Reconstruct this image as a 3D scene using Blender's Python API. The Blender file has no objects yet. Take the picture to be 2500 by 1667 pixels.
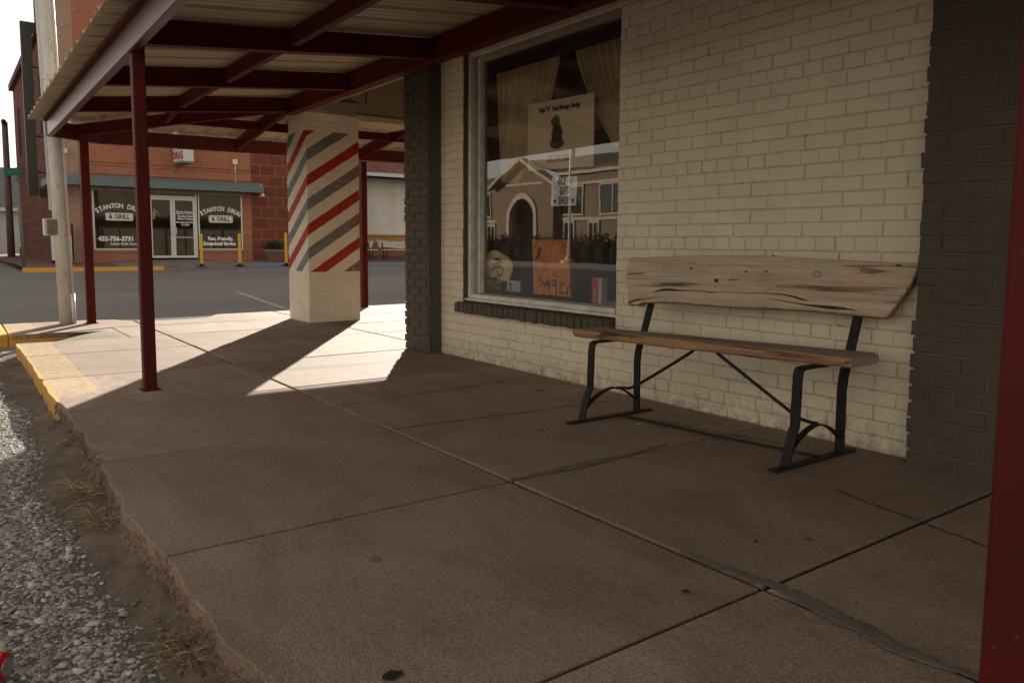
import bpy, math, random
import numpy as np
from mathutils import Vector, Matrix
rnd = random.Random(7)
S = bpy.context.scene
C = S.collection

# ------------------------------------------------------------------ camera
FPX, YAW, PITCH, ROLL, CY = 1885.0, 0.633787, -0.0958779, 0.0070050, 775.3
CAM = np.array([0.0, 0.0, 0.95])
def _basis():
    f = np.array([math.cos(PITCH)*math.cos(YAW), -math.cos(PITCH)*math.sin(YAW), math.sin(PITCH)])
    r = np.cross(f, [0, 0, 1]); r /= np.linalg.norm(r); u = np.cross(r, f)
    c, s = math.cos(ROLL), math.sin(ROLL)
    return c*r+s*u, -s*r+c*u, f
RT, UP, FW = _basis()
cam = bpy.data.cameras.new('camera'); camo = bpy.data.objects.new('camera', cam); C.objects.link(camo)
cam.sensor_width = 36; cam.lens = 36*FPX/2500; cam.shift_y = -(833.5-CY)/2500
cam.clip_start = 0.05; cam.clip_end = 3000
m = Matrix.Identity(4)
for i in range(3):
    m[i][0], m[i][1], m[i][2], m[i][3] = RT[i], UP[i], -FW[i], CAM[i]
camo.matrix_world = m
cam.dof.use_dof = True; cam.dof.focus_distance = 6.0; cam.dof.aperture_fstop = 8
S.camera = camo

# ------------------------------------------------------------------ light
SUN_EL = math.radians(17.6); SUN_ROT = math.atan2(0.833, -0.554)
w = bpy.data.worlds.new('World'); S.world = w; w.use_nodes = True
nt = w.node_tree; nt.nodes.clear()
sky = nt.nodes.new('ShaderNodeTexSky'); sky.sky_type = 'NISHITA'; sky.sun_disc = False
sky.sun_elevation = SUN_EL; sky.sun_rotation = SUN_ROT; sky.dust_density = 0.2; sky.air_density = 1.3; sky.ozone_density = 0.6
hs = nt.nodes.new('ShaderNodeHueSaturation'); hs.inputs['Saturation'].default_value = 0.12
bg = nt.nodes.new('ShaderNodeBackground'); bg.inputs['Strength'].default_value = 0.087
out = nt.nodes.new('ShaderNodeOutputWorld')
gm = nt.nodes.new('ShaderNodeGamma'); gm.inputs['Gamma'].default_value = 0.6
nt.links.new(sky.outputs[0], hs.inputs['Color']); nt.links.new(hs.outputs[0], gm.inputs['Color']); tn = nt.nodes.new('ShaderNodeMix'); tn.data_type = 'RGBA'; tn.blend_type = 'MULTIPLY'; tn.inputs[0].default_value = 1.0; tn.inputs[7].default_value = (1.0, .955, .875, 1)
nt.links.new(gm.outputs[0], tn.inputs[6]); nt.links.new(tn.outputs[2], bg.inputs['Color']); nt.links.new(bg.outputs[0], out.inputs['Surface'])
sl = bpy.data.lights.new('sun', 'SUN'); sl.energy = 3.2; sl.angle = math.radians(0.5); sl.color = (1.0, 0.93, 0.80)
so = bpy.data.objects.new('sun', sl); C.objects.link(so)
sd = Vector((0.833*math.cos(SUN_EL), -0.554*math.cos(SUN_EL), math.sin(SUN_EL)))
so.rotation_euler = sd.to_track_quat('Z', 'Y').to_euler(); so.location = sd*50
S.view_settings.view_transform = 'Standard'; S.view_settings.look = 'None'
S.view_settings.gamma = 1; S.view_settings.use_curve_mapping = False
S.view_settings.exposure = 2.2
S.render.engine = 'CYCLES'
S.cycles.use_denoising = True
S.cycles.max_bounces = 8; S.cycles.transparent_max_bounces = 12

# ------------------------------------------------------------------ helpers
def ray(x, y):
    return RT*((x-1250)/FPX) + UP*(-(y-CY)/FPX) + FW
def hit(x, y, axis, val):
    """where the sight line through a measured point meets a real plane"""
    d = ray(x, y); t = (val-CAM[axis])/d[axis]
    return CAM + t*d
def hz(x, y, z=0.0): return hit(x, y, 2, z)
def hy(x, y, Y): return hit(x, y, 1, Y)
def hx(x, y, X): return hit(x, y, 0, X)

def srgb(r, g, b):
    f = lambda c: c/12.92 if c <= .04045 else ((c+.055)/1.055)**2.4
    return (f(r/255), f(g/255), f(b/255), 1)

class NT:
    def __init__(s, name):
        s.m = bpy.data.materials.new(name); s.m.use_nodes = True
        s.n = s.m.node_tree; s.b = s.n.nodes['Principled BSDF']
        s.tc = s.n.nodes.new('ShaderNodeTexCoord').outputs['Object']
    def new(s, t, **k):
        n = s.n.nodes.new(t)
        for a, v in k.items(): setattr(n, a, v)
        return n
    def link(s, a, b): s.n.links.new(a, b)
    def mapping(s, scale=(1, 1, 1), rot=(0, 0, 0), loc=(0, 0, 0), src=None):
        n = s.new('ShaderNodeMapping'); n.inputs['Scale'].default_value = scale; n.inputs['Rotation'].default_value = rot; n.inputs['Location'].default_value = loc
        s.link(src or s.tc, n.inputs['Vector']); return n.outputs[0]
    def noise(s, scale, detail=6, rough=.6, vec=None, dist=0):
        n = s.new('ShaderNodeTexNoise'); n.inputs['Scale'].default_value = scale; n.inputs['Detail'].default_value = detail
        n.inputs['Roughness'].default_value = rough; n.inputs['Distortion'].default_value = dist
        s.link(vec or s.tc, n.inputs['Vector']); return n.outputs['Fac']
    def voro(s, scale, vec=None, feature='F1', out='Distance'):
        n = s.new('ShaderNodeTexVoronoi', feature=feature); n.inputs['Scale'].default_value = scale
        s.link(vec or s.tc, n.inputs['Vector']); return n.outputs[out]
    def ramp(s, fac, stops, interp='LINEAR'):
        n = s.new('ShaderNodeValToRGB'); n.color_ramp.interpolation = interp; e = n.color_ramp.elements
        while len(e) < len(stops): e.new(.5)
        for i, (p, c) in enumerate(stops):
            e[i].position = p; e[i].color = c if hasattr(c, '__len__') else (c, c, c, 1)
        s.link(fac, n.inputs['Fac']); return n.outputs['Color']
    def math(s, op, a, b=None, c=None):
        n = s.new('ShaderNodeMath', operation=op)
        for i, v in enumerate((a, b, c)):
            if v is None: continue
            if isinstance(v, (int, float)): n.inputs[i].default_value = v
            else: s.link(v, n.inputs[i])
        return n.outputs[0]
    def mix(s, fac, a, b, blend='MIX'):
        n = s.new('ShaderNodeMix', data_type='RGBA', blend_type=blend)
        for k, v in ((0, fac), (6, a), (7, b)):
            if isinstance(v, (int, float)): n.inputs[k].default_value = v
            elif hasattr(v, '__len__'): n.inputs[k].default_value = v
            else: s.link(v, n.inputs[k])
        return n.outputs[2]
    def xyz(s):
        n = s.new('ShaderNodeSeparateXYZ'); s.link(s.tc, n.inputs[0]); return n.outputs
    def bump(s, h, strength=.3, dist=.01):
        n = s.new('ShaderNodeBump'); n.inputs['Strength'].default_value = strength; n.inputs['Distance'].default_value = dist
        s.link(h, n.inputs['Height'])
        if s.b.inputs['Normal'].is_linked:
            s.link(s.b.inputs['Normal'].links[0].from_socket, n.inputs['Normal'])
        s.link(n.outputs[0], s.b.inputs['Normal'])
    def color(s, c):
        if hasattr(c, '__len__'): s.b.inputs['Base Color'].default_value = c
        else: s.link(c, s.b.inputs['Base Color'])
    def set(s, rough=.8, spec=.3, metal=0):
        s.b.inputs['Roughness'].default_value = rough; s.b.inputs['Specular IOR Level'].default_value = spec; s.b.inputs['Metallic'].default_value = metal
        return s

def c4(r, g, b): return (r, g, b, 1)
def plain(name, c, var=.25, scale=6, rough=.7, spec=.3, metal=0, bump=.15, bscale=60, c2=None, sc=(1, 1, 1)):
    n = NT(name).set(rough, spec, metal)
    v = n.mapping(sc)
    d = c2 or tuple(x*(1-var) for x in c[:3])
    f = n.ramp(n.noise(scale, 8, .65, v), [(.3, 0.0), (.7, 1.0)])
    n.color(n.mix(f, c4(*d[:3]), c4(*c[:3])))
    if bump: n.bump(n.noise(bscale, 4, .6, v), bump, .004)
    return n.m

class MB:
    def __init__(s): s.v = []; s.f = []; s.mi = []; s.sm = False
    def add(s, vs, fs, mi=0):
        o = len(s.v); s.v += [tuple(map(float, p)) for p in vs]
        s.f += [tuple(i+o for i in f) for f in fs]; s.mi += [mi]*len(fs); return s
    def hexa(s, p, mi=0):   # 0-3 bottom ring, 4-7 top ring
        return s.add(p, [(3, 2, 1, 0), (4, 5, 6, 7), (0, 1, 5, 4), (1, 2, 6, 5), (2, 3, 7, 6), (3, 0, 4, 7)], mi)
    def box(s, a, b, mi=0):
        x0, y0, z0 = a; x1, y1, z1 = b
        x0, x1 = min(x0, x1), max(x0, x1); y0, y1 = min(y0, y1), max(y0, y1); z0, z1 = min(z0, z1), max(z0, z1)
        return s.hexa([(x0, y0, z0), (x1, y0, z0), (x1, y1, z0), (x0, y1, z0), (x0, y0, z1), (x1, y0, z1), (x1, y1, z1), (x0, y1, z1)], mi)
    def bar(s, p0, p1, w, h, up=(0, 0, 1), mi=0, ch=0.0):
        """box beam from p0 to p1; w across, h along up, centred"""
        p0 = Vector(p0); p1 = Vector(p1); d = (p1-p0).normalized(); u = Vector(up); r = d.cross(u).normalized(); u = r.cross(d).normalized()
        if ch:
            pr = [(-w/2+ch, -h/2), (w/2-ch, -h/2), (w/2, -h/2+ch), (w/2, h/2-ch), (w/2-ch, h/2), (-w/2+ch, h/2), (-w/2, h/2-ch), (-w/2, -h/2+ch)]
        else:
            pr = [(-w/2, -h/2), (w/2, -h/2), (w/2, h/2), (-w/2, h/2)]
        n = len(pr); vs = [q + r*a + u*b for q in (p0, p1) for a, b in pr]
        fs = [tuple(range(n))[::-1], tuple(range(n, 2*n))] + [(i, (i+1) % n, n+(i+1) % n, n+i) for i in range(n)]
        return s.add(vs, fs, mi)
    def tube(s, pts, r, n=10, mi=0, flat=1.0):
        pts = [Vector(p) for p in pts]; rs = r if hasattr(r, '__len__') else [r]*len(pts)
        vs = []; a = None
        for i, p in enumerate(pts):
            d = (pts[min(i+1, len(pts)-1)] - pts[max(i-1, 0)]).normalized()
            if a is None: a = d.orthogonal().normalized()
            a = (a - d*a.dot(d)).normalized(); b = d.cross(a)
            vs += [p + a*rs[i]*math.cos(2*math.pi*k/n) + b*rs[i]*flat*math.sin(2*math.pi*k/n) for k in range(n)]
        fs = [tuple(range(n))[::-1], tuple(range(len(vs)-n, len(vs)))]
        for i in range(len(pts)-1):
            fs += [(i*n+k, i*n+(k+1) % n, (i+1)*n+(k+1) % n, (i+1)*n+k) for k in range(n)]
        return s.add(vs, fs, mi)
    def strip(s, pts, wdir, w, t, mi=0):
        """flat iron bar along pts: w along wdir, thickness t across"""
        pts = [Vector(p) for p in pts]; W = Vector(wdir).normalized(); vs = []
        for i, p in enumerate(pts):
            d = (pts[min(i+1, len(pts)-1)] - pts[max(i-1, 0)]).normalized(); nn = d.cross(W).normalized()
            vs += [p+W*w/2+nn*t/2, p-W*w/2+nn*t/2, p-W*w/2-nn*t/2, p+W*w/2-nn*t/2]
        k = len(pts); fs = [(3, 2, 1, 0), (4*k-4, 4*k-3, 4*k-2, 4*k-1)]
        for i in range(k-1):
            for j in range(4): fs.append((4*i+j, 4*i+(j+1) % 4, 4*i+4+(j+1) % 4, 4*i+4+j))
        return s.add(vs, fs, mi)
    def prism(s, poly, off, mi=0):
        """polygon (list of 3d points) extruded by vector off"""
        n = len(poly); P = [Vector(p) for p in poly]; o = Vector(off)
        return s.add(P + [p+o for p in P], [tuple(range(n))[::-1], tuple(range(n, 2*n))] + [(i, (i+1) % n, n+(i+1) % n, n+i) for i in range(n)], mi)
    def lathe(s, c, prof, n=20, mi=0):
        c = Vector(c); vs = []
        for r, z in prof: vs += [c+Vector((r*math.cos(2*math.pi*k/n), r*math.sin(2*math.pi*k/n), z)) for k in range(n)]
        fs = [tuple(range(n))[::-1], tuple(range(len(vs)-n, len(vs)))]
        for i in range(len(prof)-1): fs += [(i*n+k, i*n+(k+1) % n, (i+1)*n+(k+1) % n, (i+1)*n+k) for k in range(n)]
        return s.add(vs, fs, mi)
    def build(s, name, mats, parent=None, bevel=0, smooth=False, solid=0, seg=2):
        off = Vector((0, 0, 0))
        if parent is not None: off = ORG[parent]
        me = bpy.data.meshes.new(name)
        me.from_pydata([(x-off.x, y-off.y, z-off.z) for x, y, z in s.v], [], s.f)
        for mt in (mats if isinstance(mats, (list, tuple)) else [mats]): me.materials.append(mt)
        if any(s.mi): me.polygons.foreach_set('material_index', s.mi)
        if smooth: me.polygons.foreach_set('use_smooth', [True]*len(me.polygons))
        me.update()
        o = bpy.data.objects.new(name, me); C.objects.link(o)
        if parent is not None: o.parent = parent; ORG[o] = off
        else: ORG[o] = Vector((0, 0, 0))
        if solid:
            md = o.modifiers.new('solid', 'SOLIDIFY'); md.thickness = solid; md.offset = 0
        if bevel:
            md = o.modifiers.new('bevel', 'BEVEL'); md.width = bevel; md.segments = seg; md.limit_method = 'ANGLE'; md.angle_limit = math.radians(35)
            md.harden_normals = False
        return o
ORG = {}
def thing(name, label, cat, loc, group=None):
    o = bpy.data.objects.new(name, None); C.objects.link(o); o.location = loc; o.empty_display_size = .1
    ORG[o] = Vector(loc); o['label'] = label; o['category'] = cat
    if group: o['group'] = group
    return o
def tag(o, label, cat, group=None):
    o['label'] = label; o['category'] = cat
    if group: o['group'] = group
    return o
def struct(o): o['kind'] = 'structure'; return o

def text_mb(mb, s, size, O, R, U, align='CENTER', depth=.002, bold=0.0, sx=1.0, mi=0, shear=0.0, spacing=1.0):
    cu = bpy.data.curves.new('t', 'FONT'); cu.body = s; cu.size = size; cu.align_x = align; cu.offset = bold*size; cu.shear = shear; cu.space_character = spacing
    cu.extrude = depth/2; cu.resolution_u = 4
    ob = bpy.data.objects.new('t', cu); C.objects.link(ob)
    dg = bpy.context.evaluated_depsgraph_get(); dg.update()
    me = bpy.data.meshes.new_from_object(ob.evaluated_get(dg))
    O = Vector(O); R = Vector(R).normalized(); U = Vector(U).normalized(); N = R.cross(U)
    mb.add([O + R*(v.co.x*sx) + U*v.co.y + N*v.co.z for v in me.vertices], [tuple(p.vertices) for p in me.polygons], mi)
    bpy.data.objects.remove(ob); bpy.data.curves.remove(cu); bpy.data.meshes.remove(me)

def bricks(mb, O, U, N, spans, z0, ncourse, L=.206, H=.0708, joint=.0065, proud=.0045, header=6, hoff=0, seed=1, ragged=.0, ch=.003, mi=0, loose=.0014):
    """individual bricks laid in courses on the plane through O; spans(course_z)->list of (a,b) along U"""
    r = random.Random(seed); O = Vector(O); U = Vector(U); N = Vector(N); Z = Vector((0, 0, 1))
    for k in range(ncourse):
        za = z0+k*H; zb = za+H-joint
        hd = header and (k+hoff) % header == 0
        ln = L/2 if hd else L
        ph = ln/2 if k % 2 else 0
        if hd: ph = ln/4
        for a, b in spans((za+zb)/2):
            i = math.floor((a-ph)/ln)-1
            while True:
                s0 = ph+i*ln+r.uniform(-.004, .004); s1 = ph+(i+1)*ln-joint+r.uniform(-.004, .004); i += 1
                if s0 > b-.012: break
                e0 = s0 < a; e1 = s1 > b
                s0 = max(s0, a); s1 = min(s1, b)
                if s1-s0 < .022: continue
                if ragged:
                    if e0 or s0-a < .012: s0 += r.uniform(-ragged, ragged*.4)
                    if e1 or b-s1 < .012: s1 -= r.uniform(-ragged, ragged*.4)
                p = proud + r.uniform(-loose, loose); j = lambda: r.uniform(-.0018, .0018)
                ring = [(s0, za), (s1, za), (s1, zb), (s0, zb)]
                ring = [(x+j(), y+j()) for x, y in ring]
                cc = ch+r.uniform(-.001, .002)
                ins = [(ring[0][0]+cc, ring[0][1]+cc), (ring[1][0]-cc, ring[1][1]+cc), (ring[2][0]-cc, ring[2][1]-cc), (ring[3][0]+cc, ring[3][1]-cc)]
                P = lambda q, d: O+U*q[0]+Z*q[1]+N*d
                vs = [P(q, -.004) for q in ring]+[P(q, p-cc*.7) for q in ring]+[P(q, p+r.uniform(-.0007, .0007)) for q in ins]
                fs = [(8, 9, 10, 11)]+[(i_, (i_+1) % 4, 4+(i_+1) % 4, 4+i_) for i_ in range(4)]+[(4+i_, 4+(i_+1) % 4, 8+(i_+1) % 4, 8+i_) for i_ in range(4)]
                if U.cross(Z).dot(N) < 0: fs = [f[::-1] for f in fs]
                mb.add(vs, fs, mi)
    return mb

# ------------------------------------------------------------------ materials
def concrete(name, yellow=True, c1=(.365, .250, .180), c2=(.255, .170, .118), rough=.85):
    n = NT(name).set(rough, .25)
    big = n.ramp(n.noise(1.1, 7, .65, dist=.6), [(.35, 0.0), (.68, 1.0)])
    col = n.mix(big, c4(*c2), c4(*c1))
    gi = n.new('ShaderNodeNewGeometry'); tone = n.ramp(gi.outputs['Random Per Island'], [(0, c4(.80, .79, .78)), (1, c4(1.12, 1.12, 1.12))]); col = n.mix(1.0 if yellow == 'slab' else 0.0, col, tone, 'MULTIPLY')
    gum = n.math('LESS_THAN', n.math('ADD', n.voro(2.1), n.math('MULTIPLY', n.noise(30, 2), .03)), .058); col = n.mix(n.math('MULTIPLY', gum, .6), col, c4(.07, .055, .045))
    dr = n.ramp(n.noise(.8, 9, .75, n.mapping((1, 2.2, 1), loc=(5, 1, 0)), 1.2), [(.47, 0.0), (.60, .62)]); col = n.mix(dr, col, c4(c1[0]*.55, c1[1]*.50, c1[2]*.46))
    st = n.ramp(n.noise(3.2, 9, .72, n.mapping((1, 1, 1), loc=(3, 7, 0))), [(.50, 0.0), (.72, .55)])
    col = n.mix(st, col, c4(c2[0]*.62, c2[1]*.60, c2[2]*.58))
    fine = n.noise(140, 3, .8)
    col = n.mix(n.ramp(fine, [(.35, .35), (.6, 0.0)]), col, c4(.13, .10, .08))
    v = n.voro(170)
    wn = n.new('ShaderNodeTexVoronoi'); wn.inputs['Scale'].default_value = 170; n.link(n.tc, wn.inputs['Vector'])
    cellr = n.new('ShaderNodeSeparateColor'); n.link(wn.outputs['Color'], cellr.inputs[0])
    spot = n.math('MULTIPLY', n.math('LESS_THAN', v, .33), n.math('GREATER_THAN', n.math('ADD', cellr.outputs[0], n.math('MULTIPLY', n.math('SUBTRACT', n.noise(1.7, 5, .7), .5), .5)), .80))
    col = n.mix(n.math('MULTIPLY', spot, .38), col, c4(.62, .55, .47))
    spot2 = n.math('MULTIPLY', n.math('LESS_THAN', v, .42), n.math('LESS_THAN', cellr.outputs[0], n.math('MULTIPLY', n.noise(2.3, 6, .7), .66)))
    col = n.mix(n.math('MULTIPLY', spot2, .8), col, c4(.09, .065, .05))
    if yellow:
        x, y, z = n.xyz()
        nz = n.noise(5, 6, .7)
        edge = n.math('ADD', n.math('SUBTRACT', y, -.76), n.math('MULTIPLY', n.math('SUBTRACT', nz, .5), .10))
        mx = n.math('GREATER_THAN', n.math('ADD', x, n.math('MULTIPLY', n.math('SUBTRACT', nz, .5), .9)), 5.35)
        mt = n.math('MULTIPLY', n.math('GREATER_THAN', edge, 0), mx)
        worn = n.ramp(n.noise(18, 8, .75), [(.42, .12), (.62, .85)])
        col = n.mix(n.math('MULTIPLY', n.math('MULTIPLY', mt, worn), .55), col, c4(.62, .40, .13))
        fm = n.math('MULTIPLY', n.math('GREATER_THAN', y, -.515), n.math('GREATER_THAN', n.math('ADD', x, n.math('MULTIPLY', n.math('SUBTRACT', nz, .5), .9)), 5.25))
        worn2 = n.ramp(n.noise(26, 8, .75), [(.30, .1), (.42, 1.0)])
        col = n.mix(n.math('MULTIPLY', fm, worn2), col, c4(.50, .29, .085))
    n.color(col)
    n.bump(n.math('ADD', n.math('MULTIPLY', fine, .6), n.math('MULTIPLY', v, -.7)), .8, .003)
    n.bump(n.noise(9, 5, .6), .25, .006)
    return n.m
M_conc = concrete('weathered_concrete', 'slab')
M_joint = plain('joint_dirt', (.045, .033, .025), .5, 12, .95, .1)
M_curb = concrete('broken_curb_concrete', True, (.27, .165, .115), (.13, .075, .05), .95)
M_patch = plain('cement_patch', (.165, .138, .108), .35, 9, .9, .2, bump=.6, bscale=120)
M_dirt = plain('gutter_dirt', (.19, .14, .105), .55, 4, .97, .1, bump=1.0, bscale=55, c2=(.085, .06, .044))
def asphalt(name, c=(.185, .168, .158), sc=1.0):
    n = NT(name).set(.88, .3)
    a = n.ramp(n.noise(.35, 6, .6, n.mapping((1.0, .25, 1))), [(.35, .0), (.7, 1.0)])
    col = n.mix(a, c4(c[0]*.72, c[1]*.70, c[2]*.72), c4(*c))
    g = n.ramp(n.voro(95*sc), [(.1, 1.0), (.6, 0.0)])
    col = n.mix(n.math('MULTIPLY', g, .35), col, c4(.30, .28, .27))
    col = n.mix(n.ramp(n.noise(60, 3, .8), [(.35, .5), (.6, 0)]), col, c4(.035, .03, .03))
    n.color(col); n.bump(n.voro(95*sc), .6, .004); n.bump(n.noise(30, 4, .7), .3, .006)
    return n.m
M_road = asphalt('asphalt')
M_gravelbed = asphalt('chip_seal_bed', (.10, .08, .065))
def painted_brick(name, c, dark, rough=.62, chips=(.10, .05, .03), chip=.68, stain=True):
    n = NT(name).set(rough, .3)
    a = n.ramp(n.noise(2.2, 8, .65), [(.3, 0.0), (.7, 1.0)])
    col = n.mix(a, c4(*[q*.84 for q in c]), c4(*c))
    ch = n.ramp(n.noise(34, 8, .8), [(chip, 0.0), (chip+.04, 1.0)])
    col = n.mix(n.math('MULTIPLY', ch, .85), col, c4(*chips))
    sm = n.ramp(n.noise(7, 8, .75, n.mapping((1, 1, .6))), [(.52, 0.0), (.8, .55)])
    col = n.mix(sm, col, c4(*dark))
    if stain:
        x, y, z = n.xyz()
        low = n.ramp(z, [(.0, 1.0), (.16, .0)])
        col = n.mix(n.math('MULTIPLY', low, n.ramp(n.noise(16, 8, .8), [(.42, 0.0), (.66, .9)])), col, c4(.16, .075, .04))
    n.color(col); n.bump(n.noise(75, 5, .7), .35, .003); n.bump(n.noise(14, 4, .6), .3, .006)
    return n.m
CREAM = (.76, .64, .465)
M_cream = painted_brick('cream_painted_brick', CREAM, (.55, .46, .35))
M_mortar = painted_brick('cream_painted_mortar', (.56, .455, .315), (.30, .205, .13), chip=.575)
M_dark = painted_brick('charcoal_painted_brick', (.078, .061, .040), (.05, .043, .034), .6, (.20, .17, .12), .72, False)
M_darkm = painted_brick('charcoal_painted_mortar', (.10, .082, .056), (.045, .038, .03), .7, (.24, .18, .11), .62, False)
def red_paint(name, rough, spec):
    n = NT(name).set(rough, spec)
    f = n.ramp(n.noise(3.0, 8, .7), [(.3, 0.0), (.7, 1.0)])
    c = n.mix(f, c4(.060, .0065, .0045), c4(.105, .0105, .007))
    sv = n.noise(6, 9, .8, n.mapping((9, 9, .5))); c = n.mix(n.ramp(sv, [(.60, 0.0), (.70, .35)]), c, c4(.16, .05, .035))
    c = n.mix(n.ramp(n.noise(45, 8, .8), [(.63, 0.0), (.68, .75)]), c, c4(.30, .17, .12))
    n.color(c); n.bump(n.noise(40, 4, .6), .1, .003); n.bump(n.noise(2.5, 3, .5), .25, .01); return n.m
M_red = red_paint('red_oxide_paint', .6, .16); M_redgloss = red_paint('red_oxide_gloss', .36, .6)
M_roof = plain('cream_roof_sheet', (.50, .42, .31), .2, 2.5, .5, .35, bump=.05, c2=(.40, .32, .22))
M_wframe = plain('white_frame_paint', (.80, .76, .68), .25, 9, .55, .35, c2=(.46, .39, .30), bump=.2)
M_taupe = plain('taupe_frame_paint', (.36, .29, .22), .3, 9, .6, .3)
M_black_iron = plain('black_iron', (.020, .017, .014), .5, 14, .6, .2, bump=.2)
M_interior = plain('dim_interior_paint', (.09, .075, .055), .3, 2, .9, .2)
M_black = plain('black_void', (.012, .011, .010), .3, 3, .9, .1, bump=0)
def glass(name, f0=.16, tint=(.9, .92, .9)):
    n = bpy.data.materials.new(name); n.use_nodes = True; t = n.node_tree; t.nodes.clear()
    o = t.nodes.new('ShaderNodeOutputMaterial'); mx = t.nodes.new('ShaderNodeMixShader'); g = t.nodes.new('ShaderNodeBsdfGlossy'); tr = t.nodes.new('ShaderNodeBsdfTransparent')
    lw = t.nodes.new('ShaderNodeLayerWeight'); lw.inputs['Blend'].default_value = .5
    pw = t.nodes.new('ShaderNodeMath'); pw.operation = 'POWER'; pw.inputs[1].default_value = 5; t.links.new(lw.outputs['Facing'], pw.inputs[0])
    ma = t.nodes.new('ShaderNodeMath'); ma.operation = 'MULTIPLY_ADD'; ma.inputs[1].default_value = 1-f0; ma.inputs[2].default_value = f0; t.links.new(pw.outputs[0], ma.inputs[0])
    nz = t.nodes.new('ShaderNodeTexNoise'); nz.inputs['Scale'].default_value = 2.2; nz.inputs['Detail'].default_value = 1; tcd = t.nodes.new('ShaderNodeTexCoord'); t.links.new(tcd.outputs['Object'], nz.inputs['Vector'])
    bp = t.nodes.new('ShaderNodeBump'); bp.inputs['Strength'].default_value = .10; bp.inputs['Distance'].default_value = .006; t.links.new(nz.outputs['Fac'], bp.inputs['Height']); t.links.new(bp.outputs[0], g.inputs['Normal'])
    g.inputs['Roughness'].default_value = .0; tr.inputs['Color'].default_value = (*tint, 1)
    t.links.new(ma.outputs[0], mx.inputs[0]); t.links.new(tr.outputs[0], mx.inputs[1]); t.links.new(g.outputs[0], mx.inputs[2]); df = t.nodes.new('ShaderNodeBsdfDiffuse'); df.inputs['Color'].default_value = (.52, .43, .31, 1); m2 = t.nodes.new('ShaderNodeMixShader'); n2 = t.nodes.new('ShaderNodeTexNoise'); n2.inputs['Scale'].default_value = 5; n2.inputs['Detail'].default_value = 8; t.links.new(tcd.outputs['Object'], n2.inputs['Vector'])
    mr = t.nodes.new('ShaderNodeMapRange'); mr.inputs['From Min'].default_value = .35; mr.inputs['From Max'].default_value = .75; mr.inputs['To Min'].default_value = .015; mr.inputs['To Max'].default_value = .06; t.links.new(n2.outputs['Fac'], mr.inputs['Value'])
    t.links.new(mr.outputs[0], m2.inputs[0]); t.links.new(mx.outputs[0], m2.inputs[1]); t.links.new(df.outputs[0], m2.inputs[2]); t.links.new(m2.outputs[0], o.inputs['Surface'])
    return n
M_glass = glass('shop_window_glass', .105, (.99, .99, .985))

# ------------------------------------------------------------------ setting: ground, road, pavements
def zfar(y): return .11*min(1, max(0, (-y-5.5)/2.5))
def zroad(x, y):
    if x <= 10.4: return -.13
    t = min(1, (x-10.4)/16.6); return -.13*(1-t)+zfar(y)*t
mb = MB()
xs = [-60, -30, -12, -6, -3, 0, 2, 4, 6, 8, 10.4, 13, 16, 19, 22, 25, 27, 30, 40, 60]
ys = [-60, -30, -20, -15, -12, -9, -8.0, -7.2, -6.3, -5.5, -4, -2, -.4, 0, 2, 5, 10, 20, 40, 60]
for x in xs:
    for y in ys: mb.v.append((x, y, zroad(x, y)))
ny = len(ys)
for i in range(len(xs)-1):
    for j in range(ny-1): mb.f.append((i*ny+j, (i+1)*ny+j, (i+1)*ny+j+1, i*ny+j+1)); mb.mi.append(0)
struct(mb.build('road', M_road))
mb = MB(); R0 = 1500
mb.add([(-R0, -R0, -.25), (R0, -R0, -.25), (R0, R0, -.25), (-R0, R0, -.25)], [(0, 1, 2, 3)])
struct(mb.build('ground', plain('dry_ground', (.26, .21, .15), .3, .02, .95, .1, bump=0)))

# near pavement: slabs with tooled joints and a crumbling kerb edge
KX = [-3.63, -2.41, -1.19, .03, 1.25, 2.44, 3.65, 4.87, 6.10, 7.38, 8.37]
pv = bpy.data.objects.new('pavement', None); C.objects.link(pv); ORG[pv] = Vector((0, 0, 0)); pv['kind'] = 'structure'
def edge_y(x):
    """the worn street edge of the slabs"""
    k_ = 1.0 if x < 5 else .35
    r = -.492 + k_*(.012*math.sin(x*2.3+1) + .008*math.sin(x*7.1) + .006*math.sin(x*17+2))
    h = math.sin(x*53.1)*math.sin(x*31.7+1)
    r += .006*h*k_
    if 3.55 < x < 4.05: r -= .05*max(0, math.sin((x-3.55)/.5*math.pi))*(.7+.5*math.sin(x*41))
    if 4.30 < x < 5.2: r -= .020*abs(math.sin(x*9))
    for jx in KX:
        d = abs(x-jx)
        if d < .07 and x > 3: r -= .018*(1-d/.07)
    return r
G = .014
mb = MB(); rs = random.Random(3)
def slab(poly, dz=0, ch=.007):
    """slab with eased edges; poly counter-clockwise from above"""
    n = len(poly); cx = sum(p[0] for p in poly)/n; cy = sum(p[1] for p in poly)/n
    tx, ty = rs.uniform(-.0012, .0012), rs.uniform(-.0012, .0012)
    def z(p): return dz + tx*(p[0]-cx)+ty*(p[1]-cy)
    top = []
    for i in range(n):
        a = Vector(poly[i-1]); b = Vector(poly[i]); c = Vector(poly[(i+1) % n])
        d1 = (b-a).normalized(); d2 = (c-b).normalized(); n1 = Vector((-d1.y, d1.x)); n2 = Vector((-d2.y, d2.x))
        q = (n1+n2); q = q/max(.35, q.length_squared)*2 if q.length > 1e-6 else n1
        p = b+q*ch; top.append((p.x, p.y))
    vs = [(p[0], p[1], z(p)-.05) for p in poly]+[(p[0], p[1], z(p)-ch*.8) for p in poly]+[(p[0], p[1], z(p)) for p in top]
    fs = [(i, (i+1) % n, n+(i+1) % n, n+i) for i in range(n)]+[(n+i, n+(i+1) % n, 2*n+(i+1) % n, 2*n+i) for i in range(n)]+[tuple(range(2*n, 3*n))]
    mb.add(vs, fs)
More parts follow.
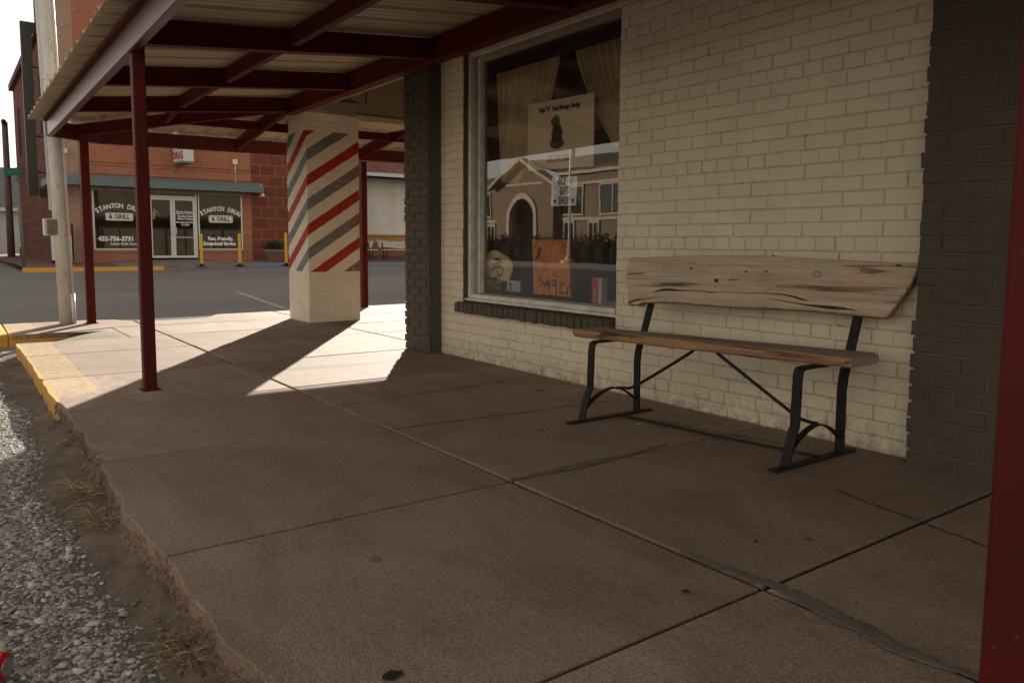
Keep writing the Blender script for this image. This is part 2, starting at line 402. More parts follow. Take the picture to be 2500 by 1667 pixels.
for i in range(len(KX)-1):
    x0, x1 = KX[i]+G/2, KX[i+1]-G/2
    k = max(2, int((x1-x0)/.022)) if x1 > 1 else 12
    e = [(x0+(x1-x0)*t/k, edge_y(x0+(x1-x0)*t/k)) for t in range(k+1)]
    slab([(x0, -1.79+.009), (x1, -1.79+.009)]+e[::-1], rs.uniform(-.001, .001), .003)
    slab([(x0, -3.60), (x1, -3.60), (x1, -1.79-.010), (x0, -1.79-.010)], rs.uniform(-.001, .001))
    if x0 > 6:
        slab([(x0, -5.2), (x1, -5.2), (x1, -3.60-G), (x0, -3.60-G)], 0)
        slab([(x0, -8.2), (x1, -8.2), (x1, -5.2-G), (x0, -5.2-G)], 0)
# beyond the last full joint: dropped ramp at the kerb, corner with a second dropped ramp to the cross street
X8 = 8.37+G/2
slab([(X8, -1.79+G/2), (9.38, -1.79+G/2), (9.38, -1.45), (X8, -1.45)], 0)
for a, b in ((-3.6, -1.79), (-5.2, -3.6), (-6.8, -5.2), (-9.5, -6.8), (-16, -9.5)):
    slab([(X8, a+G/2), (9.4-G, a+G/2), (9.4-G, b-G/2), (X8, b-G/2)], 0)
slab([(9.4, -3.6), (10.45, -3.6), (10.40, -2.85), (10.30, -2.78), (10.02, -2.62), (9.93, -2.3), (9.94, -1.95), (10.02, -1.79-G/2), (9.4, -1.79-G/2)], 0)
slab([(9.4, -1.79+G/2), (10.06, -1.79+G/2), (10.33, -1.62), (10.42, -1.3), (10.40, -.5), (9.16, -.485), (9.16, -1.0), (9.4, -1.45)], 0)
slab([(9.4, -5.2+G), (10.65, -5.2+G), (10.45, -3.6-G), (9.4, -3.6-G)], 0)
slab([(9.4, -9.5), (10.9, -9.5), (10.65, -5.2), (9.4, -5.2)], 0)
slab([(9.4, -16), (10.9, -16), (10.9, -9.5-G), (9.4, -9.5-G)], 0)
mb.build('slabs', M_conc, pv)
mb = MB(); mb.add([(-3.6, -3.7, -.009), (10.3, -3.7, -.009), (10.3, -1.7, -.009), (8.3, -1.4, -.009), (8.3, -.57, -.009), (-3.6, -.57, -.009)], [(0, 1, 2, 3, 4, 5)])
mb.add([(6.1, -16, -.009), (10.4, -16, -.009), (10.4, -3.7, -.009), (6.1, -3.7, -.009)], [(0, 1, 2, 3)])
mb.build('joint_bed', M_joint, pv)
# ramp surface
mb = MB(); nx, nyy = 8, 14
for i in range(nx+1):
    for j in range(nyy+1):
        x = X8+(9.16-X8)*i/nx; t = j/nyy; y = -1.45+1.05*t
        mb.v.append((x if t > .05 else x, y, -.004-.122*t*t*(3-2*t)))
for i in range(nx):
    for j in range(nyy): mb.f.append((i*(nyy+1)+j, (i+1)*(nyy+1)+j, (i+1)*(nyy+1)+j+1, i*(nyy+1)+j+1)); mb.mi.append(0)
mb.add([(9.159, -1.45, -.006), (9.4, -1.45, -.006), (9.4, -.9, -.01), (9.159, -.9, -.01)], [(0, 1, 2, 3)])
mb.build('ramp', concrete('ramp_concrete', False, (.30, .25, .20), (.20, .165, .13)), pv)
# kerb faces
def kerb_face(xa, xb, step, mat, rough=.0055):
    mb = MB(); rr = random.Random(5); n = int((xb-xa)/step); rows = 14
    for i in range(n+1):
        x = xa+(xb-xa)*i/n; e = edge_y(x)
        brk = 1.0 if x < 5.3 else .3
        for j in range(rows+1):
            t = j/rows
            d = .008*t*brk + (.05*min(1, t*2.2)*max(0, math.sin((x-3.5)/.6*math.pi)) if 3.5 < x < 4.1 else 0) + (rr.gauss(0, rough)*brk if 0 < j else 0)*(.4+.6*math.sin(t*math.pi))
            if brk == 1 and 0 < t < .7: d += .006*math.sin(x*14+t*3)*math.sin(x*37)
            mb.v.append((x+rr.uniform(-.3, .3)*step*(j > 0), e-.003+d, -.007-.16*t+(rr.gauss(0, .004) if 0 < j < rows else 0)))
    for i in range(n):
        for j in range(rows):
            a = i*(rows+1)+j; mb.f.append((a, a+1, a+rows+2, a+rows+1)); mb.mi.append(0)
    return mb.build('kerb_face', mat, pv, smooth=False)
kerb_face(.9, 8.365, .0085, M_curb)
M_yel = NT('yellow_kerb_paint').set(.75, .3)
M_yel.color(M_yel.mix(M_yel.ramp(M_yel.noise(22, 8, .75), [(.56, 0.0), (.68, .8)]), c4(.60, .31, .045), c4(.26, .19, .13))); M_yel.bump(M_yel.noise(50, 4), .4, .004); M_yel = M_yel.m
mb = MB(); mb.box((9.163, -.482, -.2), (10.38, -.36, .002)); mb.build('kerb_block', M_yel, pv, bevel=.012)
mb = MB(); mb.prism([(9.163, -1.0, -.05), (9.163, -.484, -.05), (9.163, -.484, -.2), (9.163, -1.0, -.2)], (.05, 0, 0)); mb.build('kerb_return', M_yel, pv)
mb = MB()
ring = [(10.66, -5.2), (10.46, -3.6), (10.41, -2.85), (10.31, -2.78), (10.03, -2.62), (9.94, -2.3), (9.95, -1.95), (10.03, -1.78), (10.34, -1.61), (10.43, -1.3), (10.41, -.5)]
for i, p in enumerate(ring):
    mb.v += [(p[0], p[1], -.006), (p[0]+.02, p[1], -.2)]
    if i: mb.f.append((2*i-2, 2*i-1, 2*i+1, 2*i)); mb.mi.append(0)
mb.build('corner_kerb', M_curb, pv)
# grey cement smeared along the long joint and a thin smear on the cross joint
def smear(cpts, z):
    mb = MB(); r = random.Random(11); pts = []
    for i in range(len(cpts)-1):
        for t in range(8):
            f = t/8; pts.append([cpts[i][k]*(1-f)+cpts[i+1][k]*f for k in range(4)])
    for x, y, a, b in pts:
        mb.v += [(x, y-a*.72+r.uniform(-.006, .006), z-.0025), (x, y-a*.45, z), (x, y+b*.45, z), (x, y+b*.72+r.uniform(-.006, .006), z-.0025)]
    for i in range(len(pts)-1):
        for j in range(3): mb.f.append((4*i+j, 4*i+4+j, 4*i+5+j, 4*i+1+j)); mb.mi.append(0)
    return mb.build('cement_smear', M_patch, pv)
smear([(1.55, -1.79, .012, .008), (1.42, -1.80, .03, .012), (1.30, -1.81, .035, .03), (1.24, -1.82, .05, .012), (1.12, -1.81, .05, .045), (1.02, -1.80, .035, .05), (.96, -1.79, .055, .03), (.88, -1.76, .06, .02), (.80, -1.77, .035, .02), (.70, -1.79, .02, .015), (.5, -1.8, .01, .01)], .0065)
mb = MB(); r_ = random.Random(2); pts = []
for i in range(31):
    t = i/30; pts.append((2.445-.03*math.sin(t*4), -1.79-.95*t, .010+.045*math.sin(min(1, t*1.25)*math.pi)**1.5))
for i, (x, y, w_) in enumerate(pts):
    mb.v += [(x-.006, y, .0035), (x+w_*.5, y, .006), (x+w_+r_.uniform(-.006, .006), y, .0035)]
    if i:
        for j in range(2): mb.f.append((3*i-3+j, 3*i-2+j, 3*i+1+j, 3*i+j)); mb.mi.append(0)
mb.build('cement_smear', M_patch, pv)
# hairline cracks running across the wall side slabs
mb = MB(); r_ = random.Random(4)
for (xa, ya, xb, yb) in ((3.47, -1.80, 3.36, -3.3), (4.15, -1.79, 4.28, -3.1), (5.6, -1.8, 5.45, -3.35), (2.9, -3.05, 2.15, -3.2), (.95, -2.5, .55, -2.42), (1.6, -2.75, 1.0, -2.62)):
    n = 26; p = []
    for i in range(n+1):
        t = i/n; p.append((xa+(xb-xa)*t+r_.gauss(0, .004), ya+(yb-ya)*t+r_.gauss(0, .004)))
    for i, (x, y) in enumerate(p):
        d = Vector((yb-ya, xa-xb)).normalized()*(.0026+.0016*r_.random()); o = len(mb.v)
        mb.v += [(x+d.x, y+d.y, .0042), (x-d.x, y-d.y, .0042)]
        if i: mb.f.append((o-2, o-1, o+1, o)); mb.mi.append(0)
mb.build('crack', M_joint, pv)
# dark stains / holes in the slab
mb = MB(); r_ = random.Random(9)
for px, py, s in ((955, 1647, .022), (1674, 1442, .011), (1845, 1320, .008), (1325, 1050, .012)):
    c = hz(px, py, .004); n = 14
    p = [(c[0]+s*(1+.3*r_.uniform(-1, 1))*math.cos(2*math.pi*k/n)*.8, c[1]+s*(1+.3*r_.uniform(-1, 1))*math.sin(2*math.pi*k/n)*1.1, .0045) for k in range(n)]
    mb.add(p, [tuple(range(n))])
mb.build('stain', M_joint, pv)

# gutter: dirt against the kerb, chip seal further out
mb = MB(); r_ = random.Random(12); nx = 150; nyy = 12
for i in range(nx+1):
    x = .6+7.9*i/nx; wv = .205+.035*math.sin(x*1.9+.6)+.022*math.sin(x*5.3)
    for j in range(nyy+1):
        t = j/nyy; y = -.52+wv*t*1.15
        h = .022*(1-t)**1.5+.006*math.sin(x*23+t*9)*(1-t)+r_.gauss(0, .003)*(1-t*t)
        mb.v.append((x, y, -.13+.004*(1-t)-.004*t+h))
for i in range(nx):
    for j in range(nyy): a = i*(nyy+1)+j; mb.f.append((a, a+nyy+1, a+nyy+2, a+1)); mb.mi.append(0)
o = mb.build('gutter_dirt', M_dirt, smooth=True); struct(o)
mb = MB(); mb.add([(.2, -.5, -.1295), (8.5, -.5, -.1295), (8.9, 2.2, -.1295), (.2, 2.2, -.1295)], [(0, 1, 2, 3)]); struct(mb.build('gutter_bed', M_gravelbed))
def stones(name, N, xr, yr, seed, size, mat, keep):
    g = np.random.default_rng(seed)
    base = np.array([(1, 0, 0), (.5, .87, 0), (-.5, .87, 0), (-1, 0, 0), (-.5, -.87, 0), (.5, -.87, 0), (.55, .1, .8), (-.1, .5, .85), (-.45, -.4, .8)], float)
    F = np.array([(0, 1, 6), (1, 7, 6), (1, 2, 7), (2, 3, 7), (3, 8, 7), (3, 4, 8), (4, 5, 8), (5, 6, 8), (5, 0, 6), (6, 7, 8)])
    P = np.stack([g.uniform(*xr, N), g.uniform(*yr, N)], 1); k = keep(P[:, 0], P[:, 1], g); P = P[k]; N = len(P)
    sz = size*np.exp(g.normal(0, .45, N)); ang = g.uniform(0, 2*np.pi, N); el = g.uniform(.55, 1.0, N)
    B = base[None]*(1+g.normal(0, .16, (N, 9, 3)))
    B[:, :, 1] *= el[:, None]; B[:, :, 2] *= g.uniform(.3, .65, N)[:, None]; B *= sz[:, None, None]
    tl = g.normal(0, .25, N); B[:, :, 2] += B[:, :, 0]*tl[:, None]
    c, s = np.cos(ang)[:, None], np.sin(ang)[:, None]
    X = B[:, :, 0]*c-B[:, :, 1]*s+P[:, 0:1]; Y = B[:, :, 0]*s+B[:, :, 1]*c+P[:, 1:2]; Z = B[:, :, 2]-.1305
    V = np.stack([X, Y, Z], 2).reshape(-1, 3); FF = (F[None]+np.arange(N)[:, None, None]*9).reshape(-1, 3)
    me = bpy.data.meshes.new(name); me.vertices.add(len(V)); me.vertices.foreach_set('co', V.ravel().astype(np.float32))
    me.loops.add(FF.size); me.loops.foreach_set('vertex_index', FF.ravel().astype(np.int32))
    me.polygons.add(len(FF)); me.polygons.foreach_set('loop_start', np.arange(0, FF.size, 3, dtype=np.int32)); me.polygons.foreach_set('loop_total', np.full(len(FF), 3, np.int32))
    me.materials.append(mat); me.update(); me.validate()
    o = bpy.data.objects.new(name, me); C.objects.link(o); o['kind'] = 'stuff'; ORG[o] = Vector((0, 0, 0)); return o
n = NT('gutter_stones').set(.75, .35)
geo = n.new('ShaderNodeNewGeometry')
n.color(n.mix(n.ramp(n.noise(9, 4), [(.35, 0.0), (.65, .35)]), n.ramp(geo.outputs['Random Per Island'], [(0, c4(.18, .145, .12)), (.45, c4(.30, .265, .23)), (.85, c4(.43, .395, .36)), (1, c4(.60, .57, .53))]), c4(.13, .10, .08)))
def keep(x, y, g):
    wv = -.315+.035*np.sin(x*1.9+.6)+.022*np.sin(x*5.3)
    return g.random(len(x)) < np.clip((y-wv+.05)/.12, .02, 1)
stones('gravel', 56000, (.9, 6.2), (-.45, .55), 1, .0062, n.m, keep)
o = bpy.data.objects['gravel']; o['label'] = 'grey stone chips embedded along the street edge'
stones('gravel', 9000, (6.2, 9.0), (-.45, 1.6), 2, .011, n.m, keep)['label'] = 'farther grey stone chips along the street edge'

# ------------------------------------------------------------------ the shop building
YW = -3.45
shop = thing('shop_building', 'cream and charcoal painted brick shop with a big display window under the red canopy', 'building', (3, -3.5, 0))
WX0, WX1, WZ0, WZ1 = 3.57, 5.385, .425, 2.52
X_DK = 1.635
def spans_main(z):
    if WZ0-.002 < z < WZ1: return [(X_DK-.02, WX0), (WX1, 5.73)]
    return [(X_DK-.02, 5.73)]
mb = MB()
bricks(mb, (0, YW, 0), (1, 0, 0), (0, 1, 0), spans_main, .004, 45, seed=21, header=6, hoff=5, ragged=.006)
mb.build('wall', M_cream, shop)
mb = MB()   # bedding behind the brick faces, with the window opening left out
for a, b, z0, z1 in ((X_DK-.05, WX0+.002, -.05, 3.2), (WX1-.002, 5.72, -.05, 3.2), (WX0+.002, WX1-.002, -.05, WZ0), (WX0+.002, WX1-.002, WZ1, 3.2)):
    mb.box((a, YW-.12, z0), (b, YW+.0015, z1))
mb.build('mortar', M_mortar, shop)
# dark pier right of the bench
mb = MB(); bricks(mb, (0, YW+.10, 0), (1, 0, 0), (0, 1, 0), lambda z: [(-2.6, X_DK)], .004, 45, seed=5, header=6, hoff=2, ragged=.012, joint=.010)
mb.build('dark_pier', M_dark, shop)
mb = MB(); mb.box((-2.7, YW-.1, -.05), (X_DK-.004, YW+.10, 3.2)); mb.build('dark_pier_mortar', M_darkm, shop)
# charcoal pilaster at the corner of the entry
PX0, PX1, PY = 5.72, 6.14, YW+.12
mb = MB()
bricks(mb, (0, PY, 0), (1, 0, 0), (0, 1, 0), lambda z: [(PX0+.004, PX1)], .004, 45, seed=8, header=0, ragged=.016, joint=.011, ch=.006, proud=.010)
mb.build('dark_pilaster', M_dark, shop)
mb = MB(); mb.box((PX0, YW-.3, -.05), (PX1-.006, PY, 3.2)); mb.build('dark_pilaster_core', M_darkm, shop)
# entry recess: side wall, back wall, walls above
mb = MB()
mb.box((5.95, -7.5, -.05), (PX1-.012, YW-.3, 3.2)); mb.box((5.95, -7.7, -.05), (9.1, -7.5, 3.2))
mb.build('entry_wall', M_mortar, shop)
M_stucco = plain('tan_stucco', (.33, .27, .20), .35, 2.2, .9, .15, bump=.5, bscale=40, c2=(.22, .175, .125))
mb = MB()
mb.box((-6, YW-.3, 3.2), (8.72, YW+.001, 12.2)); mb.box((6.1, YW-.3, 2.56), (8.72, YW-.001, 3.2))  # unseen storeys carried up until their shadow covers the main street
mb.box((8.76, -7.5, 2.475), (9.34, YW-.001, 12.2)); mb.box((6.0, -18, -.05), (9.34, -7.7, 12.2)); mb.box((-6, -9.5, 3.2), (6.0, YW-.3, 12.1)); mb.box((6.0, -9.5, 3.3), (8.76, YW-.3, 12.1))
mb.box((-6, -9.5, -.05), (-2.7, YW, 3.2)); mb.box((-2.7, -9.5, -.05), (5.95, -7.6, 3.2))
mb.build('upper_wall', M_stucco, shop)
mb = MB(); mb.box((8.735, -7.5, 2.405), (9.36, -4.085, 2.474)); mb.build('entry_lintel', plain('cream_trim', (.56, .48, .35), .25, 5, .7, .2), shop, bevel=.006)
mb = MB(); r_ = random.Random(3); p = []
for i in range(12): p.append((8.757, -4.22+r_.uniform(-.008, .008), 2.62+.022*i))
mb.tube(p, .006, 5); mb.build('wall_crack', M_black, shop)
mb = MB(); mb.box((-6.1, -9.6, 12.2), (9.45, YW+.12, 12.4)); mb.build('cornice', plain('cornice_cream', (.5, .44, .34)), shop)

# ---- the display window
win = bpy.data.objects.new('window', None); C.objects.link(win); win.parent = shop; ORG[win] = ORG[shop]
YG = YW-.115
mb = MB()   # painted brick reveal
mb.box((WX1-.004, YW-.12, WZ0), (WX1+.03, YW-.004, WZ1))
M_rev = plain('dark_reveal', (.115, .098, .075), .3, 10, .8, .2); mb.build('reveal', M_rev, win); mb = MB()
mb.box((WX0-.03, YW-.12, WZ0), (WX0+.004, YW-.004, WZ1))
mb.build('reveal', M_rev, win)
mb = MB()
fx1 = WX1-.006
mb.box((fx1-.045, YW-.09, .50), (fx1, YW-.045, WZ1-.02))
mb.box((WX0+.006, YW-.09, .50), (WX0+.05, YW-.045, WZ1-.02))
mb.box((WX0+.05, YW-.088, WZ1-.085), (fx1-.045, YW-.045, WZ1-.02))
mb.box((WX0+.006, YW-.10, .478), (fx1, YW-.012, .4995))
mb.box((fx1-.128, YW-.13, .545), (fx1-.108, YW-.075, WZ1-.1))
mb.build('window_frame', M_wframe, win, bevel=.004)
mb = MB()
mb.box((WX0+.05, YW-.102, .4998), (fx1-.045, YW-.03, .535)); mb.build('window_rail', M_wframe, win, bevel=.006)
mb = MB()
mb.box((fx1-.1078, YW-.125, .5355), (fx1-.0452, YW-.082, WZ1-.087))
mb.box((WX0+.052, YW-.128, .5358), (fx1-.108, YW-.078, .5440)); mb.box((WX0+.052, YW-.127, WZ1-.13), (fx1-.108, YW-.08, WZ1-.087))
mb.build('window_stop', M_taupe, win, bevel=.003)
mb = MB(); mb.box((WX0+.040, YG-.003, .5445), (fx1-.1285, YG+.003, WZ1-.1305))
mb.build('pane', M_glass, win)
# rowlock sill of charcoal bricks on edge
mb = MB(); r_ = random.Random(17); x = WX0+.004; bw = .0695
while x < WX1+.045:
    x1 = min(x+bw-.009+r_.uniform(-.004, .004), WX1+.06)
    dz = r_.uniform(-.004, .004); dy = r_.uniform(-.005, .005)
    mb.hexa([(x, YW-.05, .388+dz), (x1, YW-.05, .388+dz), (x1, YW+.052+dy, .378+dz), (x, YW+.052+dy, .378+dz), (x, YW-.05, .476+dz*.5), (x1, YW-.05, .476+dz*.5), (x1, YW+.050+dy, .458+dz*.5), (x, YW+.050+dy, .458+dz*.5)])
    x += bw
mb.build('brick_sill', M_dark, win, bevel=.007)
mb = MB(); mb.box((WX0+.006, YW-.05, .384), (WX1+.05, YW+.040, .462)); mb.build('sill_mortar', M_darkm, win)
# room behind the glass
room = bpy.data.objects.new('display_room', None); C.objects.link(room); room.parent = shop; ORG[room] = ORG[shop]
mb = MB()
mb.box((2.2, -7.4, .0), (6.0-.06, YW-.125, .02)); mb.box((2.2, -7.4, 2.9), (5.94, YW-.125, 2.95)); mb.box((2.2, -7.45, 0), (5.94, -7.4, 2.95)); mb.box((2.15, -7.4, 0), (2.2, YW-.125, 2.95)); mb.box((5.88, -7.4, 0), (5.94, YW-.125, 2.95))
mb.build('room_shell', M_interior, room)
mb = MB(); mb.box((WX0-.1, YW-.75, .48), (WX1+.1, YW-.129, .532)); mb.build('display_ledge', plain('ledge_wood', (.16, .09, .05), .4, 6, .6), room, bevel=.004)
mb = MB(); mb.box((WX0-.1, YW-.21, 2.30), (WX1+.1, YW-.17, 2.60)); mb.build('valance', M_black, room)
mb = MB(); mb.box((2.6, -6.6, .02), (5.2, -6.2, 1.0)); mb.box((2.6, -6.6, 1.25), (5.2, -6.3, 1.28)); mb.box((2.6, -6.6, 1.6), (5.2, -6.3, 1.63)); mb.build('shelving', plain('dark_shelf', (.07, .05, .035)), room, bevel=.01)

# ---- curtains hanging in the window
M_curt = plain('curtain_linen', (.62, .47, .27), .25, 5, .9, .1, bump=.2, bscale=150)
YC = YW-.24
def q5(x, y, Y): return hy(1080+x/3.485, y/3.485, Y)
def curtain(label, topL, topR, midL, midR, botL, botR, npl, seed):
    r = random.Random(seed); mb = MB(); nu, nv = 90, 30
    T0, T1, A0, A1, B0, B1 = [q5(p[0], p[1], YC) for p in (topL, topR, midL, midR, botL, botR)]
    for j in range(nv+1):
        t = j/nv
        L = T0*(1-t)**2+A0*2*t*(1-t)+B0*t*t; R = T1*(1-t)**2+A1*2*t*(1-t)+B1*t*t
        for i in range(nu+1):
            u = i/nu; P = L*(1-u)+R*u
            amp = .020*(1-.45*t)
            ph = npl*2*math.pi*(u+.03*math.sin(u*9+seed))
            mb.v.append((P[0], P[1]+amp*math.sin(ph)+.006*math.sin(ph*2.3+t*4), P[2]))
    for j in range(nv):
        for i in range(nu): a = j*(nu+1)+i; mb.f.append((a, a+1, a+nu+2, a+nu+1)); mb.mi.append(0)
    z0 = min(v[2] for v in mb.v)
    o = mb.build('curtain', M_curt, smooth=True, solid=.002)
    return tag(o, label, 'curtain', 'curtains in the shop window')
curtain('tan pleated curtain at the far left of the shop window, gathered to the left', (470, 555), (1000, 405), (480, 900), (950, 900), (520, 1560), (640, 1560), 10, 2)
curtain('tan pleated curtain at the right of the shop window, behind the massage poster', (1115, 365), (1760, 210), (1180, 800), (1800, 800), (1460, 1250), (1860, 1250), 11, 5)

# ---- things standing and hanging in the display window
def qb(x, y, Y): return hy(1180+x/6.918, 420+y/6.918, Y)
def qc(x, y, Y): return hy(1150+x/6.357, 560+y/6.357, Y)
def card(name, corners, mat, label, cat, thick=.006):
    mb = MB(); mb.prism(corners, (0, -thick, 0)); o = mb.build(name, mat, bevel=.0)
    return tag(o, label, cat)
RX = (-1, 0, 0); UZ = (0, 0, 1)     # reading direction on the shop front: towards smaller X
M_ink = plain('black_ink', (.012, .012, .018), .2, 9, .6, .3, bump=0)
def along(p0, p1, t): return [p0[k]*(1-t)+p1[k]*t for k in range(3)]
YP = YG-.02
TL, TR, BR = q5(728, 893, YP), q5(1292, 788, YP), q5(1284, 1415, YP)
BL = TL+(BR-TR)
po = thing('massage_poster', 'cream massage therapy poster taped inside the shop window with a dark stacked stone picture', 'poster', tuple(BL))
mb = MB(); mb.prism([BL, BR, TR, TL], (0, -.006, 0)); mb.build('sheet', plain('poster_paper', (.76, .62, .42), .06, 3, .7, .2, bump=0), po)
Rd = Vector(TR-TL).normalized(); Ud = Vector(TL-BL).normalized(); Wd = (TR-TL); wdt = float(np.linalg.norm(Wd)); hgt = float(np.linalg.norm(TL-BL)); pf = Vector((0, .003, 0))
mb = MB()
text_mb(mb, 'Stayin "N"  Touch Massage Therapy', .0505, Vector(TL)+Rd*wdt*.5-Ud*hgt*.155+pf, Rd, Ud, bold=.012, sx=.62)
mb.build('heading_lettering', M_ink, po); mb = MB()
text_mb(mb, '325.374.2780', .068, Vector(TL)+Rd*wdt*.5-Ud*hgt*.90+pf, Rd, Ud, bold=.012, sx=.72)
mb.build('lettering', M_ink, po)
mb = MB(); ctr = Vector(TL)+Rd*wdt*.47+Vector((0, .002, 0))
for v, w_, h_ in ((.63, .078, .040), (.555, .060, .036), (.485, .066, .030), (.425, .050, .030)):
    n = 20; cc = ctr-Ud*hgt*v
    mb.prism([cc+Rd*w_*math.cos(2*math.pi*k/n)+Ud*h_*math.sin(2*math.pi*k/n) for k in range(n)], (0, -.001*(1+v), 0))
mb.build('stone_picture', plain('violet_stone', (.06, .045, .055), .5, 16, .7, .2, bump=0), po)
mb = MB(); n = 18; cc = ctr-Ud*hgt*.32-Rd*.02
mb.prism([cc+Rd*.05*math.cos(2*math.pi*k/n)+Ud*(.045+.02*math.cos(2*math.pi*k/n))*math.sin(2*math.pi*k/n) for k in range(n)], (0, -.001, 0))
mb.build('leaf_picture', plain('leaf_green', (.10, .13, .02), .4, 20, .7, .2, bump=0), po)

YK = YG-.012
TL, TR, BR, BL = [qb(*p, YK) for p in ((1160, 98), (1583, 65), (1560, 568), (1140, 578))]
ks = thing('gift_shop_sign', 'small white KCE GIFT SHOP sign of three paper strips hung inside the shop window', 'sign', tuple(BL))
Rd = Vector(TR-TL).normalized(); Ud = Vector(TL-BL).normalized(); wdt = float(np.linalg.norm(TR-TL)); hgt = float(np.linalg.norm(TL-BL))
mb = MB()
for k in range(3):
    a, b = (k/3)+.004, ((k+1)/3)-.004
    off = Vector((0, -.0015*(k % 2), 0))
    p = [Vector(BL)+Ud*hgt*a+off, Vector(BR)+Ud*hgt*a+off, Vector(BR)+Ud*hgt*b+off, Vector(BL)+Ud*hgt*b+off]
    mb.prism(p, (0, -.003, 0))
mb.build('sheet', plain('white_paper', (.88, .84, .80), .06, 5, .7, .2, bump=0), ks)
mb = MB()
for k, s in enumerate(('KCE', 'GIFT', 'SHOP')):
    text_mb(mb, s, .074, Vector(TL)+Rd*wdt*(.42 if k == 0 else .54)-Ud*hgt*((k+.82)/3)+Vector((0, .003, 0)), Rd, Ud, bold=.02, sx=.62, spacing=1.18)
def star(c, r, rin=.42):
    return [Vector(c)+Rd*(r*(1 if k % 2 == 0 else rin))*math.sin(math.pi*k/5)+Ud*(r*(1 if k % 2 == 0 else rin))*math.cos(math.pi*k/5) for k in range(10)]
for u in (.17, .88): mb.prism(star(Vector(TL)+Rd*wdt*u-Ud*hgt*.83+Vector((0, .003, 0)), .022), (0, -.002, 0))
hc = Vector(TL)+Rd*wdt*.80-Ud*hgt*.17+Vector((0, .003, 0)); hp = []
for k in range(24):
    t = 2*math.pi*k/24; hp.append(hc+Rd*.0013*16*math.sin(t)**3+Ud*.0013*(13*math.cos(t)-5*math.cos(2*t)-2*math.cos(3*t)-math.cos(4*t)))
for k in range(24): mb.bar(hp[k], hp[(k+1) % 24], .0035, .002, up=(0, 1, 0))
mb.build('lettering', M_ink, ks)

# orange "sing" board
ZL = .533
YS = YG-.05
TL, TR, BR, BL = [qc(*p, YS) for p in ((950, 163), (1508, 163), (1533, 1050), (973, 1000))]
sb = thing('song_poster', 'orange floral board with a robin and hand lettered sing, standing in the shop window', 'poster', tuple(BL))
n = NT('orange_floral_print').set(.6, .3)
a = n.ramp(n.noise(7, 4, .6, dist=.8), [(.40, c4(.56, .17, .035)), (.52, c4(.66, .27, .07)), (.64, c4(.60, .10, .03))])
b = n.ramp(n.voro(9), [(.16, 1.0), (.30, 0.0)])
n.color(n.mix(n.math('MULTIPLY', b, .75), a, c4(.52, .035, .02))); M_sing = n.m
mb = MB(); mb.prism([BL, BR, TR, TL], (0, -.018, 0)); mb.build('board', M_sing, sb)
Rd = Vector(TR-TL).normalized(); Ud = Vector(TL-BL).normalized(); wdt = float(np.linalg.norm(TR-TL)); hgt = float(np.linalg.norm(TL-BL)); B0 = Vector(BL)+Vector((0, .0025, 0))
def stroke(mb, pts, r): mb.tube([B0+Rd*wdt*u+Ud*hgt*v for u, v in pts], r, 6, flat=1)
def smooth(pts, k=6):
    o = []; P = [pts[0]]+list(pts)+[pts[-1]]
    for i in range(1, len(P)-2):
        for t in range(k):
            t /= k; p0, p1, p2, p3 = P[i-1], P[i], P[i+1], P[i+2]
            o.append(tuple(.5*((2*p1[q])+(-p0[q]+p2[q])*t+(2*p0[q]-5*p1[q]+4*p2[q]-p3[q])*t*t+(-p0[q]+3*p1[q]-3*p2[q]+p3[q])*t**3) for q in range(len(p1))))
    return o+[pts[-1]]
mb = MB()
stroke(mb, smooth([(.26, .30), (.22, .315), (.19, .28), (.24, .24), (.26, .19), (.22, .145), (.17, .16)]), .0042)
stroke(mb, smooth([(.30, .25), (.315, .19), (.33, .15), (.36, .19), (.385, .25)]), .004)
stroke(mb, smooth([(.40, .25), (.41, .15), (.43, .20), (.46, .245), (.475, .16), (.50, .145)]), .004)
stroke(mb, smooth([(.62, .27), (.57, .285), (.54, .22), (.57, .17), (.61, .20), (.64, .29), (.64, .12), (.64, .02), (.60, .0)]), .0042)
stroke(mb, smooth([(.76, .16), (.74, .06), (.77, .045)]), .003); stroke(mb, smooth([(.81, .09), (.79, .06), (.82, .05), (.83, .085), (.81, .09)]), .003)
stroke(mb, smooth([(.855, .09), (.86, .05)]), .003); stroke(mb, smooth([(.95, .17), (.945, .05), (.92, .05), (.905, .075), (.93, .09)]), .003)
stroke(mb, [(.27, .355), (.95, .35)], .0014)
for i in range(3): stroke(mb, smooth([(.72+.02*k, .20+.03*i+.01*(k % 2)) for k in range(8)], 3), .0016)
for i in range(5): stroke(mb, smooth([(.83+.02*k, .93-.035*i+.01*(k % 2)) for k in range(6)], 3), .0014)
mb.build('lettering', M_ink, sb)
mb = MB()
mb.prism([B0+Rd*wdt*u+Ud*hgt*v for u, v in ((.04, .60), (.10, .66), (.16, .78), (.18, .84), (.22, .87), (.265, .86), (.29, .842), (.262, .83), (.25, .78), (.22, .70), (.16, .65), (.08, .63))], (0, -.002, 0))
mb.build('bird_picture', plain('slate_bird', (.12, .11, .10), .5, 30, .7, .2, bump=0), sb)

